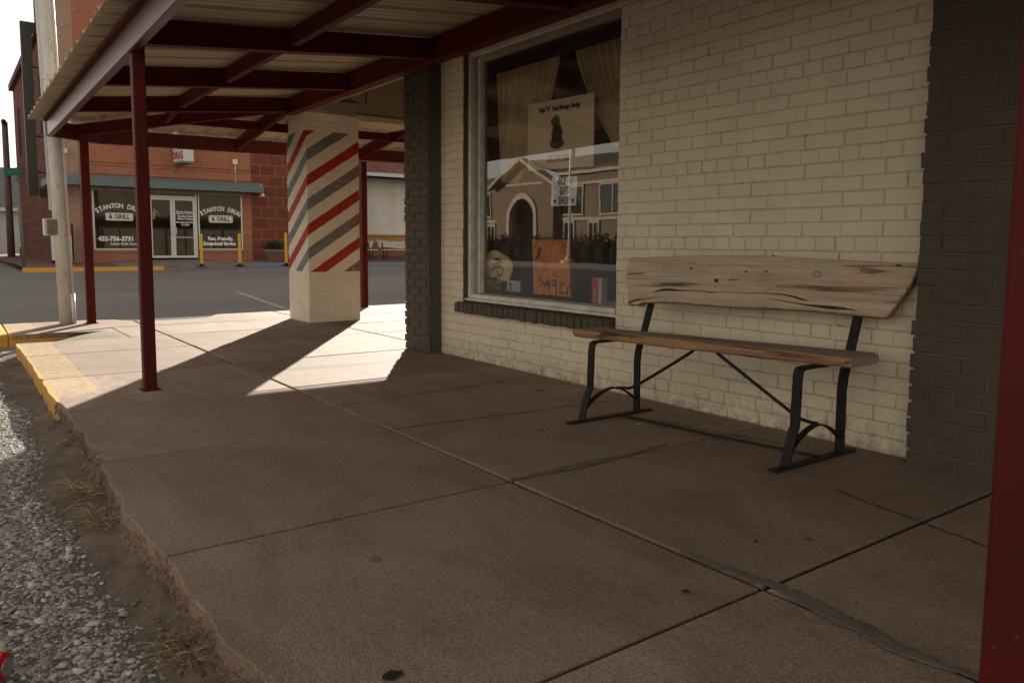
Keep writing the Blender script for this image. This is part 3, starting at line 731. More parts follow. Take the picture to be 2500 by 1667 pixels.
# lemon plaque with brass leaves, oval card, red box
YL = YG-.07
out_ = [(340, 325), (420, 340), (490, 395), (560, 430), (620, 500), (640, 570), (630, 650), (605, 710), (580, 790), (520, 812), (440, 795), (380, 765), (300, 742), (230, 695), (190, 610), (195, 540), (222, 470), (235, 400), (275, 345)]
P = [qc(*p, YL) for p in out_]
lp = thing('lemon_plaque', 'cream lemon shaped plaque with red ribbon lettering in the left corner of the shop window', 'plaque', tuple(qc(430, 950, YL)))
mb = MB(); mb.prism([p for p in P][::-1], (0, -.015, 0)); mb.build('plaque', plain('plaque_cream', (.66, .55, .30), .25, 10, .6, .3, bump=0, c2=(.55, .40, .14)), lp, bevel=.004)
cx, cz = qc(415, 575, YL)[0], qc(415, 575, YL)[2]
def lp_pt(u, v, d=.003): return Vector((cx-u, YL+d, cz+v))      # u to the right on the board
mb = MB()
text_mb(mb, 'WHEN', .034, lp_pt(-.008, .046), RX, UZ, bold=.01, sx=.8, shear=.15); text_mb(mb, 'Life Gives You', .030, lp_pt(-.005, .018), (-1, 0, .22), (.22, 0, 1), bold=.01, sx=.75, shear=.3)
text_mb(mb, 'LEMONS', .028, lp_pt(-.002, -.014, .006), (-1, 0, .1), UZ, bold=.02, sx=.8); text_mb(mb, 'Make Lemonade', .024, lp_pt(.012, -.085), (-1, 0, .35), (.35, 0, 1), bold=.008, sx=.75, shear=.3)
mb.build('lettering', M_ink, lp)
mb = MB(); pr = []
for k in range(13):
    t = math.pi*(.10+.8*k/12); pr.append((.085*math.cos(t), .060*math.sin(t)-.075))
mb.prism([lp_pt(a, b+.038, .003) for a, b in pr]+[lp_pt(a, b, .003) for a, b in pr[::-1]], (0, -.002, 0))
mb.prism([lp_pt(-.012, -.07, .003), lp_pt(.012, -.07, .003), lp_pt(.012, -.035, .003), lp_pt(.004, -.022, .003), lp_pt(-.004, -.022, .003), lp_pt(-.012, -.035, .003)], (0, -.002, 0))
mb.build('ribbon', plain('faded_red_ribbon', (.50, .13, .10), .2, 20, .7, .2, bump=0), lp)
mb = MB(); r_ = random.Random(6)
for k in range(26):
    c = qc(r_.uniform(265, 470), 0, YL)[0], YL+r_.uniform(-.0, .035), 0
    px_ = r_.uniform(265, 470); top = qc(px_, r_.uniform(770, 930-abs(px_-400)*.5), YL+.02)
    d = Vector((r_.uniform(-1, 1), r_.uniform(-.3, .6), r_.uniform(-1, .4))).normalized()*.028; s_ = d.cross(Vector((r_.random(), r_.random(), r_.random()))).normalized()*.010
    t_ = Vector(top); mb.prism([t_-d, t_+s_, t_+d, t_-s_], s_.cross(d).normalized()*.002)
mb.build('leaf_sprig', plain('brass_yellow', (.50, .36, .06), .3, 30, .35, .5, .4, bump=0), lp)
mb = MB(); mb.box((cx-.02, YL-.10, ZL), (cx+.02, YL-.016, ZL+.01)); mb.bar((cx, YL-.02, cz), (cx, YL-.095, ZL+.005), .015, .008); mb.build('easel', M_ink, lp)

c0, c1 = qc(560, 790, YL+.02), qc(757, 975, YL+.02)
gc = thing('greeting_card', 'small rounded pale blue card beside the lemon plaque in the shop window', 'card', ((c0[0]+c1[0])/2, YL+.02, c1[2]))
mb = MB(); xa, xb, za, zb_ = c1[0], c0[0], c1[2], c0[2]; rr = .012; p = []
for (x_, z_, a0) in ((xa+rr, za+rr, 180), (xb-rr, za+rr, 270), (xb-rr, zb_-rr, 0), (xa+rr, zb_-rr, 90)):
    for k in range(5): t = math.radians(a0+22.5*k); p.append((x_+rr*math.cos(t), YL+.02, z_+rr*math.sin(t)))
mb.prism(p, (0, -.012, 0)); mb.build('card_face', plain('pale_blue_card', (.44, .50, .55), .2, 40, .5, .4, bump=0), gc)
mb = MB(); q = lambda u, v: Vector((xb-(xb-xa)*u, YL+.0215, za+(zb_-za)*v))
mb.prism([q(.12, .12), (q(.34, .06)), q(.42, .3), q(.36, .52), q(.40, .66), q(.30, .88), q(.18, .84), q(.14, .6), q(.2, .4)], (0, -.001, 0))
mb.build('printed_figure', plain('brown_print', (.24, .10, .04), .5, 60, .6, .3, bump=0), gc)
mb = MB()
for v in (.72, .6, .5): mb.box(tuple(q(.5, v)), tuple(q(.86, v+.03)+Vector((0, .0005, 0))))
mb.build('printed_lines', plain('grey_print', (.20, .24, .28), .2, 30, .6, .3, bump=0), gc)

b0 = qc(1865, 1095, YG-.07); b1 = qc(1970, 757, YG-.07); b2 = qc(2022, 757, YG-.07)
rb = thing('small_box', 'narrow upright red and white carton standing at the right end of the shop window ledge', 'box', ((b0[0]+b2[0])/2, YG-.09, ZL))
mb = MB(); mb.box((b2[0], YG-.13, ZL), (b0[0], YG-.0735, b1[2])); mb.build('carton', plain('carton_white', (.55, .50, .47), .1, 20, .6, .3, bump=0), rb, bevel=.002)
mb = MB(); mb.box((b1[0], YG-.0732, ZL+.002), (b0[0]-.002, YG-.0715, b1[2]-.003)); mb.build('red_panel', plain('carton_red', (.46, .045, .035), .15, 20, .5, .4, bump=0), rb)
mb = MB(); xm = (b0[0]+b1[0])/2
for k in range(3):
    c_ = Vector((xm, YG-.0708, ZL+.028+.034*k)); nn = 14
    ring = [c_+Vector((-.010*math.cos(2*math.pi*i/nn), 0, .011*math.sin(2*math.pi*i/nn))) for i in range(nn)]
    for i in range(nn):
        if k == 0 and i % 4 == 0: continue
        mb.bar(ring[i], ring[(i+1) % nn], .004, .0015, up=(0, 1, 0))
mb.build('white_marks', plain('white_mark', (.75, .7, .66), .05, 20, .6, bump=0), rb)

# ------------------------------------------------------------------ red canopy round the corner
can = thing('canopy', 'red steel sidewalk canopy with cream corrugated roof wrapping the corner of the shop', 'canopy', (5.3, -1.02, 0))
def zroof1(y): return 2.300+.105*(-1.0-y)
def part_bar(name, p0, p1, w, h, ch=.004, mat=None):
    mb = MB(); mb.bar(p0, p1, w, h, ch=ch); return mb.build(name, mat or M_red, can)
A = (9.83, -.995); Bc = (10.20, -1.55); E2 = (10.50, -9.2)
# street side beam, chamfer, cross street beam (centre height given)
part_bar('fascia_beam', (-2.2, -.995, 2.225), (9.86, -.995, 2.150), .055, .172, .006, M_redgloss)
part_bar('fascia_beam', (9.80, -.972, 2.150), (10.215, -1.56, 2.150), .055, .172, .006, M_redgloss)
part_bar('fascia_beam', (10.195, -1.52, 2.152), (10.81, -17.0, 2.36), .055, .172, .006, M_redgloss)
mb = MB(); mb.bar((-2.2, -.955, 2.312), (9.84, -.955, 2.235), .035, .02); mb.build('fascia_cap', M_red, can)
for x in (-1.20, .34, 2.0, 3.70, 5.31, 6.85, 8.40):
    mb = MB(); e = 3.12
    mb.bar((x, -1.02, 2.225+.0), (x, -e, 2.435), .055, .145); mb.bar((x, -1.03, 2.153), (x, -e, 2.363), .085, .012)
    mb.build('rafter', M_red, can)
mb = MB(); mb.bar((-2.2, -3.15, 2.44), (8.46, -3.15, 2.43), .065, .17); mb.bar((-2.2, -3.15, 2.353), (8.46, -3.15, 2.343), .10, .012); mb.build('ledger_beam', M_red, can)
xr = [-2.2, -1.20, .34, 2.0, 3.70, 5.31, 6.85, 8.40]
for i in range(len(xr)-1):
    mb = MB(); mb.bar((xr[i]+.03, -2.0, 2.335), (xr[i+1]-.03, -2.0, 2.33), .05, .11); mb.build('purlin', M_red, can)
part_bar('purlin', (8.43, -2.0, 2.33), (9.28, -2.06, 2.29), .05, .10)
part_bar('hip_rafter', (9.99, -1.28, 2.17), (8.43, -3.13, 2.435), .06, .13)
part_bar('rafter', (8.46, -3.13, 2.43), (10.27, -3.13, 2.185), .055, .145)
part_bar('rafter', (8.99, -4.93, 2.43), (10.33, -4.93, 2.225), .055, .145)
part_bar('rafter', (8.99, -6.9, 2.43), (10.40, -6.9, 2.25), .055, .145)
part_bar('purlin', (9.30, -2.1, 2.30), (9.50, -17.0, 2.45), .05, .10)
# posts
def post(x, y, ztop, w=.076):
    mb = MB(); mb.bar((x, y, .0), (x, y, ztop), w, w, up=(0, 1, 0), ch=.007)
    p_ = mb.build('post', M_red, can)
    mb = MB(); mb.box((x-w*.5-.018, y-w*.5-.018, .003), (x+w*.5+.018, y+w*.5+.018, .009)); mb.build('base_plate', M_red, p_)
    return p_
post(5.308, -1.024, 2.14); post(.347, -1.028, 2.15); post(9.99, -1.335, 2.07, .09); post(10.42, -4.96, 2.11, .09); post(10.5, -8.6, 2.12, .09); post(10.62, -12.3, 2.17, .09); post(10.76, -15.9, 2.22, .09)

# corrugated sheets: tall ribs every 305 mm with small stiffening ribs between
def profile(a, b, phase=0.0):
    o = []; p = .3048; k = math.floor(a/p)-1
    for i in range(k, int(b/p)+2):
        s = i*p+phase
        for d, h in ((-.045, 0), (-.022, .030), (.022, .030), (.045, 0), (.095, 0), (.103, .005), (.115, .005), (.123, 0), (.180, 0), (.188, .005), (.200, .005), (.208, 0)):
            if a <= s+d <= b: o.append((s+d, h))
    return o
mb = MB(); pr = profile(-2.3, 9.95, .05); n = 4
for x, h in pr:
    yend = -3.455 if x < 8.35 else -3.455+(x-8.35)*(2.54/1.6)
    yend = min(yend, -.84)
    for j in range(n+1):
        y = -.80+(yend+.80)*j/n; sag = -.010*x
        mb.v.append((x, y, zroof1(y)+.012+h-(x-4)*.0085*max(0, (3.45+y)/2.6)))
for i in range(len(pr)-1):
    for j in range(n): a = i*(n+1)+j; mb.f.append((a, a+1, a+n+2, a+n+1)); mb.mi.append(0)
mb.build('roof_sheet', M_roof, can, solid=.0016)
mb = MB(); pr = profile(-17.1, -.9, .02)
for y, h in pr:
    xin = 8.77 if y < -3.46 else (8.35+(y+3.455)*(1.6/2.54))
    xe = 10.42 + .04*(-1.5-y) if y < -1.5 else 10.42-(y+1.5)*.68
    xin = min(xin, xe-.02); xin = min(max(xin, 8.35), xe-.02)
    for j in range(n+1):
        x = xe+(xin-xe)*j/n
        zz = 2.252+.105*(xe-x)+.012*(-1.5-y)*.9
        mb.v.append((x, y, zz+.012+h))
for i in range(len(pr)-1):
    for j in range(n): a = i*(n+1)+j; mb.f.append((a, a+n+1, a+n+2, a+1)); mb.mi.append(0)
mb.build('roof_sheet', M_roof, can, solid=.0016)

# ------------------------------------------------------------------ striped corner column
n = NT('barber_striped_brick').set(.62, .3)
x, y, z = n.xyz()     # object origin sits at the near corner, at the floor
s_ = n.math('SUBTRACT', n.math('MULTIPLY', y, -1.0), x)
wob = n.math('MULTIPLY', n.math('SUBTRACT', n.noise(22, 3, .5), .5), .014)
ph = n.math('ADD', n.math('SUBTRACT', n.math('SUBTRACT', z, n.math('MULTIPLY', s_, .662)), 1.022), wob)
md = n.math('FLOORED_MODULO', ph, .570)
a = n.ramp(n.noise(2.2, 8, .65), [(.3, 0.0), (.7, 1.0)])
col = n.mix(a, c4(.62, .545, .42), c4(.74, .67, .54))
inb = n.math('MULTIPLY', n.math('GREATER_THAN', z, .598), n.math('LESS_THAN', z, 2.235))
red = n.math('MULTIPLY', n.math('LESS_THAN', md, .130), inb)
gry = n.math('MULTIPLY', n.math('MULTIPLY', n.math('GREATER_THAN', md, .288), n.math('LESS_THAN', md, .424)), inb)
redc = n.mix(n.ramp(n.noise(9, 8, .7), [(.4, 0.0), (.65, 1.0)]), c4(.40, .030, .016), c4(.27, .022, .016))
gryc = n.mix(n.ramp(n.noise(5, 7, .7), [(.4, 0.0), (.65, 1.0)]), c4(.20, .215, .215), c4(.13, .135, .125))
worn = n.math('MULTIPLY', n.ramp(n.noise(13, 8, .75), [(.50, 0.0), (.56, 1.0)]), n.ramp(y, [(-.64, 1.0), (-.30, 0.0)]))
rw = n.new('ShaderNodeMapRange'); rw.inputs['From Min'].default_value = -.12; rw.inputs['From Max'].default_value = -.6; n.link(y, rw.inputs['Value'])
worn = n.math('MULTIPLY', n.ramp(n.noise(13, 8, .75), [(.47, 0.0), (.53, 1.0)]), rw.outputs[0])
gryc = n.mix(worn, gryc, c4(.27, .075, .035))
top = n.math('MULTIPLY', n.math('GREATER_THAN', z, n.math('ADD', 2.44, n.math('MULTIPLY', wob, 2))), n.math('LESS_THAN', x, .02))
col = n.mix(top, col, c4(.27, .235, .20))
col = n.mix(red, col, redc); col = n.mix(gry, col, gryc)
col = n.mix(n.math('MULTIPLY', n.ramp(n.noise(30, 8, .8), [(.66, 0.0), (.70, 1.0)]), .8), col, c4(.16, .08, .05))
n.color(col); n.bump(n.noise(75, 5, .7), .3, .003); M_stripe = n.m
CXC, CYC = 8.722, -3.447
col_ = thing('striped_column', 'square painted brick corner column with red and grey barber stripes', 'column', (CXC, CYC, 0))
mb = MB()
bricks(mb, (CXC, 0, 0), (0, -1, 0), (-1, 0, 0), lambda z: [(-CYC, -CYC+.645)], -.045, 36, L=.215, H=.0705, seed=31, header=0, ragged=.003, joint=.007, proud=.005)
bricks(mb, (0, CYC, 0), (1, 0, 0), (0, 1, 0), lambda z: [(CXC, CXC+.64)], -.055, 36, L=.215, H=.0705, seed=32, header=0, ragged=.003, joint=.007, proud=.005)
bricks(mb, (0, CYC-.645, 0), (1, 0, 0), (0, -1, 0), lambda z: [(CXC, CXC+.64)], -.055, 36, L=.215, H=.0705, seed=33, header=0, ragged=.003, joint=.007, proud=.005)
mb.build('brick_face', M_stripe, col_)
mb = MB(); mb.box((CXC+.001, CYC-.644, -.06), (CXC+.64, CYC-.001, 2.60)); mb.build('core', M_stripe, col_)

# ------------------------------------------------------------------ bench of slabs on a black iron frame
def k8(x, y): return (1350+x/2.4757, 580+y/2.4757)
bench = thing('bench', 'rustic bench of weathered wooden slabs on black iron legs against the cream wall', 'bench', (2.45, -3.0, 0))
def frame(X, dy, dz=0):
    w = .045; t = .012; W = (1, 0, 0)
    f = lambda y, z: (X, y+dy, z)
    mb = MB(); mb.strip([f(-2.705, .012), f(-2.752, .155), f(-2.766, .18), f(-2.772, .39), f(-2.778, .418), f(-2.80, .427), f(-2.95, .427), f(-3.142, .425)], W, w, t); mb.build('front_leg', M_black_iron, bench, bevel=.002)
    mb = MB(); mb.strip([f(-3.122, .012), f(-3.119, .30), f(-3.128, .36), f(-3.172, .471), f(-3.222, .62), f(-3.285, .82)], W, w, t); mb.build('back_leg', M_black_iron, bench, bevel=.002)
    mb = MB(); mb.strip([f(-2.615, .006), f(-3.235, .006)], W, .04, .011); mb.build('foot_bar', M_black_iron, bench, bevel=.002)
    mb = MB(); mb.strip(smooth([f(-2.728, .07), f(-2.79, .115), f(-2.865, .152), f(-2.945, .163), f(-3.03, .135), f(-3.112, .082)], 4), W, .03, .007); mb.build('arch_bar', M_black_iron, bench, bevel=.001)
frame(3.05, 0); frame(1.90, -.140)
mb = MB(); mb.tube(smooth([(3.03, -2.945, .165), (2.98, -2.95, .172), (2.90, -2.96, .196), (2.60, -2.99, .385), (2.54, -2.995, .427)], 4), .0085, 8); mb.build('brace', M_black_iron, bench)
mb = MB(); mb.tube(smooth([(1.905, -3.085, .165), (1.96, -3.08, .168), (2.03, -3.07, .196), (2.36, -3.02, .395), (2.41, -3.01, .427)], 4), .0085, 8); mb.build('brace', M_black_iron, bench)
mb = MB(); mb.strip([(3.03, -2.955, .016), (2.4, -3.03, .014), (1.90, -3.10, .016)], (0, 1, 0), .022, .006); mb.build('stretcher', M_black_iron, bench)
BANG = math.atan2(-.14, -1.15)      # the bench runs slightly skewed to the wall
def wood(name, c_lt, c_dk, crack=.60, yellow=None, end=False):
    n = NT(name).set(.82, .2)
    v = n.mapping((1, 1, 1), rot=(0, 0, -math.atan2(.14, 1.15)))
    g1 = n.noise(2.0, 8, .62, n.mapping((1.0, 14, 14), src=v), .6)
    g2 = n.noise(4.0, 8, .7, n.mapping((.9, 30, 30), src=v), .3)
    col = n.mix(n.ramp(g1, [(.30, 0.0), (.68, 1.0)]), c4(*c_dk), c4(*c_lt))
    col = n.mix(n.ramp(g2, [(.52, 0.0), (.70, .6)]), col, c4(*[q*.42 for q in c_dk]))
    cr = n.noise(1.6, 3, .5, n.mapping((.8, 16, 16), loc=(3.1, 1.7, 4.2), src=v), .9)
    col = n.mix(n.ramp(cr, [(crack, 0.0), (crack+.05, .8)]), col, c4(.035, .016, .009))
    bl = n.ramp(n.noise(2.6, 5, .6, v), [(.45, 0.0), (.7, .5)])
    col = n.mix(bl, col, c4(*(yellow or (c_lt[0]*1.05, c_lt[1]*.86, c_lt[2]*.72))))
    n.color(col); n.bump(n.math('ADD', g2, n.math('MULTIPLY', cr, -.6)), .5, .006); return n.m
M_woodb = wood('weathered_plank', (.56, .43, .315), (.37, .265, .185))
M_woods = wood('weathered_seat_plank', (.37, .295, .23), (.22, .168, .125), .63)
M_woode = wood('raw_plank_edge', (.41, .245, .135), (.23, .125, .065), .58)
# seat: front edge of raw warm wood, grey walked-on top
mb = MB(); r_ = random.Random(8); nu = 60
F0, F1 = Vector((3.285, -2.825, 0)), Vector((1.762, -3.072, 0)); Bk0, Bk1 = Vector((3.283, -3.015, 0)), Vector((1.772, -3.335, 0))
zt, zb_ = .476, .430
for i in range(nu+1):
    u = i/nu; f = F0.lerp(F1, u); b = Bk0.lerp(Bk1, u); d = (f-b).normalized()
    f = f+d*(.006*math.sin(u*7+1)+.004*math.sin(u*19)+r_.gauss(0, .0012)); b = b+d*(.008*math.sin(u*5))
    e = min(1, min(u, 1-u)/.02); rd = (1-e)**2*.018
    f = f-d*rd; b = b+d*rd
    w1 = .003*math.sin(u*11); w2 = .004*math.sin(u*6+2)+r_.gauss(0, .0008)
    prof = [(b, zb_+.006+rd*.3), (b, zt-.008-rd*.3), (b+d*.01, zt-rd*.2), (b.lerp(f, .5), zt-.002+w1*.4), (f-d*.014, zt+w1*.5-rd*.2), (f-d*.003, zt-.009+w1), (f+d*.002*math.sin(u*23), (zt+zb_)/2+w2), (f-d*.004, zb_+.008+w2), (f-d*.014, zb_+w2*.5), (b.lerp(f, .5), zb_), (b+d*.012, zb_)]
    mb.v += [(p.x, p.y, zz) for p, zz in prof]
k = 11
for i in range(nu):
    for j in range(k):
        mb.f.append((i*k+j, i*k+(j+1) % k, (i+1)*k+(j+1) % k, (i+1)*k+j)); mb.mi.append(1 if j in (4, 5, 6, 7) else 0)
mb.f += [tuple(range(k))[::-1], tuple(range(nu*k, nu*k+k))]; mb.mi += [0, 0]
mb.build('seat', [M_woods, M_woode], bench, smooth=False)
# back slab: outline measured, real thickness, leaning plane
P0 = Vector((3.05, -3.125, .471)); ud = Vector((-1.15, -.14, 0)).normalized(); vd = Vector((0, -.29, 1)); vd = (vd-ud*vd.dot(ud)).normalized(); nb = ud.cross(vd).normalized()
if nb.y < 0: nb = -nb
def on_back(x, y):
    d = Vector(ray(*k8(x, y))); c = Vector(CAM); t = (P0-c).dot(nb)/d.dot(nb); return c+d*t
oul = [(458, 120), (600, 115), (800, 108), (1000, 105), (1200, 105), (1330, 107), (1480, 118), (1700, 130), (1900, 140), (2100, 150), (2195, 152), (2209, 162), (2205, 188), (2185, 240), (2150, 300), (2110, 355), (2060, 420), (2022, 470), (1985, 482), (1850, 470), (1700, 455), (1550, 440), (1400, 432), (1250, 425), (1120, 420), (1000, 412), (850, 400), (700, 390), (600, 390), (540, 392), (480, 402), (450, 402), (452, 380), (446, 300), (440, 240), (446, 180)]
oul = smooth(oul+[oul[0]], 4)[:-1]
P = [on_back(*p) for p in oul]; ctr = sum(P, Vector())/len(P)
mb = MB(); m = len(P); r_ = random.Random(14); T = .052
rings = []
for dpt, ins in ((0, .007), (.006, .001), (.026, -.002), (.046, .002), (T, .009)):
    ring = []
    for i, p in enumerate(P):
        tg = (P[(i+1) % m]-P[i-1]).normalized(); nn = nb.cross(tg)
        if nn.dot(ctr-p) < 0: nn = -nn
        ring.append(p+nn*(ins+r_.gauss(0, .0006))-nb*dpt)
    rings.append(ring)
for ring in rings: mb.v += [tuple(p) for p in ring]
for a in range(4):
    for i in range(m): mb.f.append((a*m+i, a*m+(i+1) % m, (a+1)*m+(i+1) % m, (a+1)*m+i)); mb.mi.append(1 if a > 0 else 0)
mb.f += [tuple(range(m))[::-1], tuple(range(4*m, 5*m))]; mb.mi += [0, 0]
bk = mb.build('backrest', [M_woodb, M_woode], bench)
# splits and knots in the slab, and the bolt heads
M_split = plain('dark_split', (.045, .022, .013), .5, 30, .95, .1, bump=0, c2=(.10, .055, .03))
def split(pts, name='wood_split'):
    mb = MB(); q = smooth(pts, 6)
    for i, (x, y, w_) in enumerate(q):
        a, b = on_back(x, y-w_/2), on_back(x, y+w_/2); o = len(mb.v); c_ = (a+b)/2
        mb.v += [tuple(a+nb*.0003), tuple(c_-nb*.001+nb*.0022), tuple(b+nb*.0003)]
        if i:
            for j in range(2): mb.f.append((o-3+j, o-2+j, o+1+j, o+j)); mb.mi.append(0)
    return mb.build(name, M_split, bk)
split([(600, 330, 3), (680, 315, 16), (780, 320, 9), (880, 320, 5), (960, 330, 6), (1030, 330, 3), (1200, 335, 4), (1340, 340, 6), (1430, 352, 10), (1500, 372, 12), (1545, 382, 4)])
split([(1290, 365, 2), (1400, 385, 5), (1500, 402, 8), (1600, 415, 16), (1700, 425, 22), (1780, 432, 12), (1840, 442, 3)])
split([(1480, 298, 1), (1700, 318, 3), (1900, 336, 3), (2110, 352, 3)])
split([(452, 396, 10), (500, 378, 12), (560, 372, 5), (620, 365, 2)])
split([(440, 246, 2), (520, 250, 3), (620, 252, 2)])
def knot(x, y, a, b):
    mb = MB(); n_ = 14
    mb.prism([on_back(x+a*math.cos(2*math.pi*k/n_)*(1+.2*r_.random()), y+b*math.sin(2*math.pi*k/n_)*(1+.2*r_.random()))+nb*.0006 for k in range(n_)], -nb*.002); return mb.build('knot', M_split, bk)
for q in ((988, 260, 12, 11), (836, 187, 9, 5), (1168, 208, 9, 5), (1288, 204, 14, 4), (1090, 256, 28, 3), (2090, 168, 22, 5), (1332, 109, 8, 4), (983, 298, 4, 4)): knot(*q)
mb = MB(); rg = [on_back(1598+22*math.cos(2*math.pi*k/16), 222+18*math.sin(2*math.pi*k/16))+nb*.0008 for k in range(16)]
for k in range(15): mb.bar(rg[k], rg[(k+1) % 16], .003, .0012, up=nb)
mb.build('knot', M_split, bk)
M_bolt = plain('zinc_bolt', (.55, .52, .47), .2, 40, .35, .5, .8, bump=0)
for x, y in ((646, 176), (594, 352), (1850, 206), (1788, 422)):
    c_ = on_back(x, y); mb = MB(); n_ = 12
    rgs = [(0.0085, 0), (.0085, .003), (.005, .006)]
    e1 = ud; e2 = nb.cross(ud)
    for rr_, hh in rgs: mb.v += [tuple(c_+nb*hh+e1*rr_*math.cos(2*math.pi*k/n_)+e2*rr_*math.sin(2*math.pi*k/n_)) for k in range(n_)]
    for a in range(2):
        for k in range(n_): mb.f.append((a*n_+k, a*n_+(k+1) % n_, (a+1)*n_+(k+1) % n_, (a+1)*n_+k)); mb.mi.append(0)
    mb.f.append(tuple(range(2*n_, 3*n_))); mb.mi.append(0)
    mb.build('bolt', M_bolt, bk, smooth=False)

# ------------------------------------------------------------------ across the cross street: far pavement
FX = 31.0
def wallbrick(name, axes, c1, c2, mortar, bw=.21, bh=.075, ms=.010, var=.5, rough=.88, bumpd=.004, big=None):
    n = NT(name).set(rough, .2)
    x, y, z = n.xyz(); cb = n.new('ShaderNodeCombineXYZ'); n.link(y if axes == 'YZ' else x, cb.inputs[0]); n.link(z, cb.inputs[1])
    b = n.new('ShaderNodeTexBrick'); b.offset = .5
    b.inputs['Scale'].default_value = 1; b.inputs['Brick Width'].default_value = bw; b.inputs['Row Height'].default_value = bh; b.inputs['Mortar Size'].default_value = ms; b.inputs['Mortar Smooth'].default_value = .2; b.inputs['Bias'].default_value = 0
    b.inputs['Color1'].default_value = c4(*c1); b.inputs['Color2'].default_value = c4(*c2); b.inputs['Mortar'].default_value = c4(*mortar)
    n.link(cb.outputs[0], b.inputs['Vector'])
    f = n.ramp(n.noise(.6, 8, .7), [(.32, 0.0), (.7, 1.0)])
    col = n.mix(n.math('MULTIPLY', f, var), b.outputs['Color'], c4(*[q*.55 for q in c1]))
    s2 = n.ramp(n.noise(9, 6, .75), [(.4, .35), (.7, 0.0)])
    col = n.mix(s2, col, c4(*[q*.5 for q in c2]))
    n.color(col)
    inv = n.math('SUBTRACT', 1.0, b.outputs['Fac'])
    n.bump(n.math('ADD', inv, n.math('MULTIPLY', n.noise(5 if big else 40, 6, .7), (1.6 if big else .5))), .8, (.05 if big else bumpd))
    return n.m
M_dbrick = wallbrick('salmon_brick', 'YZ', (.52, .215, .13), (.41, .16, .095), (.24, .11, .07))
M_dbrickx = wallbrick('salmon_brick_side', 'XZ', (.38, .165, .105), (.31, .125, .08), (.30, .17, .12))
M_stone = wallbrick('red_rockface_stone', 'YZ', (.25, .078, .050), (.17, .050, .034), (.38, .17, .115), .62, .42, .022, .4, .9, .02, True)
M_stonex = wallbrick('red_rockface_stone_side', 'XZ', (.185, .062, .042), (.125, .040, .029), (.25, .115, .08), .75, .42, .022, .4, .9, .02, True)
M_pave = wallbrick('brick_paving', 'YZ', (.22, .10, .075), (.16, .07, .055), (.12, .08, .07))
M_fconc = concrete('far_concrete', False, (.22, .195, .175), (.16, .14, .125))
fp = bpy.data.objects.new('far_pavement', None); C.objects.link(fp); fp['kind'] = 'structure'; ORG[fp] = Vector((0, 0, 0))
def KXF(y): return 26.75+.035*(-y-1.8) if y > -6 else 26.9
kerb = [(26.75, -1.9), (26.85, -5.75), (26.95, -7.5), (27.0, -9.0), (27.0, -30)]
def ktop(y): return zfar(y)+(.12 if y > -6 else .06)
def facez(y): 
    if y > -4.5: return .16
    if y > -9.4: return .16+.14*math.sin(min(1, (-y-4.5)/1.4)*math.pi/2)*(1 if y > -8 else max(0, 1-(-y-8)/1.6))
    return .17
mb = MB(); ysn = [-1.9, -2.5, -3.2, -4, -4.6, -5.1, -5.75, -6.4, -7, -7.5, -8, -8.5, -9, -9.6, -10.2, -11, -13, -16, -20, -30]
for y in ysn:
    kx = KXF(y)
    mb.v += [(kx+.15, y, ktop(y)), (29, y, .5*(ktop(y)+facez(y))+.01), (FX+3.2, y, facez(y))]
for i in range(len(ysn)-1):
    for j in range(2): mb.f.append((3*i+j, 3*i+3+j, 3*i+4+j, 3*i+1+j)); mb.mi.append(1 if (ysn[i] > -4.6 or ysn[i] <= -10.2) else 0)
mb.build('walkway', [M_fconc, M_pave], fp)
M_bluek = plain('blue_kerb_paint', (.11, .20, .36), .4, 8, .7, .3, c2=(.20, .22, .25))
M_grk = plain('bare_kerb', (.28, .20, .15), .3, 8, .9)
def kerbrun(ya, yb, mat, name):
    mb = MB(); n = max(2, int(abs(yb-ya)/.3)); 
    for i in range(n):
        y0 = ya+(yb-ya)*i/n; y1 = ya+(yb-ya)*(i+1)/n
        p = lambda y, dx, z: (KXF(y)+dx, y, z)
        mb.hexa([p(y0, 0, zfar(y0)-.1), p(y0, .16, zfar(y0)-.1), p(y1, .16, zfar(y1)-.1), p(y1, 0, zfar(y1)-.1), p(y0, .015, ktop(y0)+.004), p(y0, .16, ktop(y0)+.004), p(y1, .16, ktop(y1)+.004), p(y1, .015, ktop(y1)+.004)])
    return mb.build(name, mat, fp)
kerbrun(-1.85, -5.75, M_yel, 'yellow_kerb'); kerbrun(-5.75, -8.7, M_grk, 'bare_kerb'); kerbrun(-8.7, -15, M_bluek, 'blue_kerb'); kerbrun(-15, -30, M_pave, 'brick_kerb')
mb = MB()     # side street apron along the stone flank and faint road markings
mb.add([(27, -1.9, .09), (58, -1.9, .12), (58, -4.5, .16), (31, -4.5, .15), (27, -4.5, .12)], [(0, 1, 2, 3, 4)])
mb.build('brick_apron', M_pave, fp)
M_line = plain('worn_white_line', (.42, .40, .37), .5, 7, .9, .2, bump=0, c2=(.17, .16, .155))
mk = bpy.data.objects.new('road_marking', None); C.objects.link(mk); mk['kind'] = 'structure'; ORG[mk] = Vector((0, 0, 0))
def markline(p0, p1, w, name='painted_line'):
    mb = MB(); a = Vector((p0[0], p0[1], zroad(*p0)+.005)); b = Vector((p1[0], p1[1], zroad(*p1)+.005)); d = (b-a).normalized(); s = Vector((-d.y, d.x, 0))*w/2; n = 14; r = random.Random(1)
    for i in range(n+1):
        c = a.lerp(b, i/n); c.z = zroad(c.x, c.y)+.005; q = r.uniform(.8, 1.1); mb.v += [tuple(c+s*q), tuple(c-s*q)]
        if i: mb.f.append((2*i-2, 2*i-1, 2*i+1, 2*i)); mb.mi.append(0)
    mb.build(name, M_line, mk)
def zr(px, py):
    X = 15.0
    for _ in range(6): p = hz(px, py, zroad(X, -5)); X = p[0]
    return (p[0], p[1])
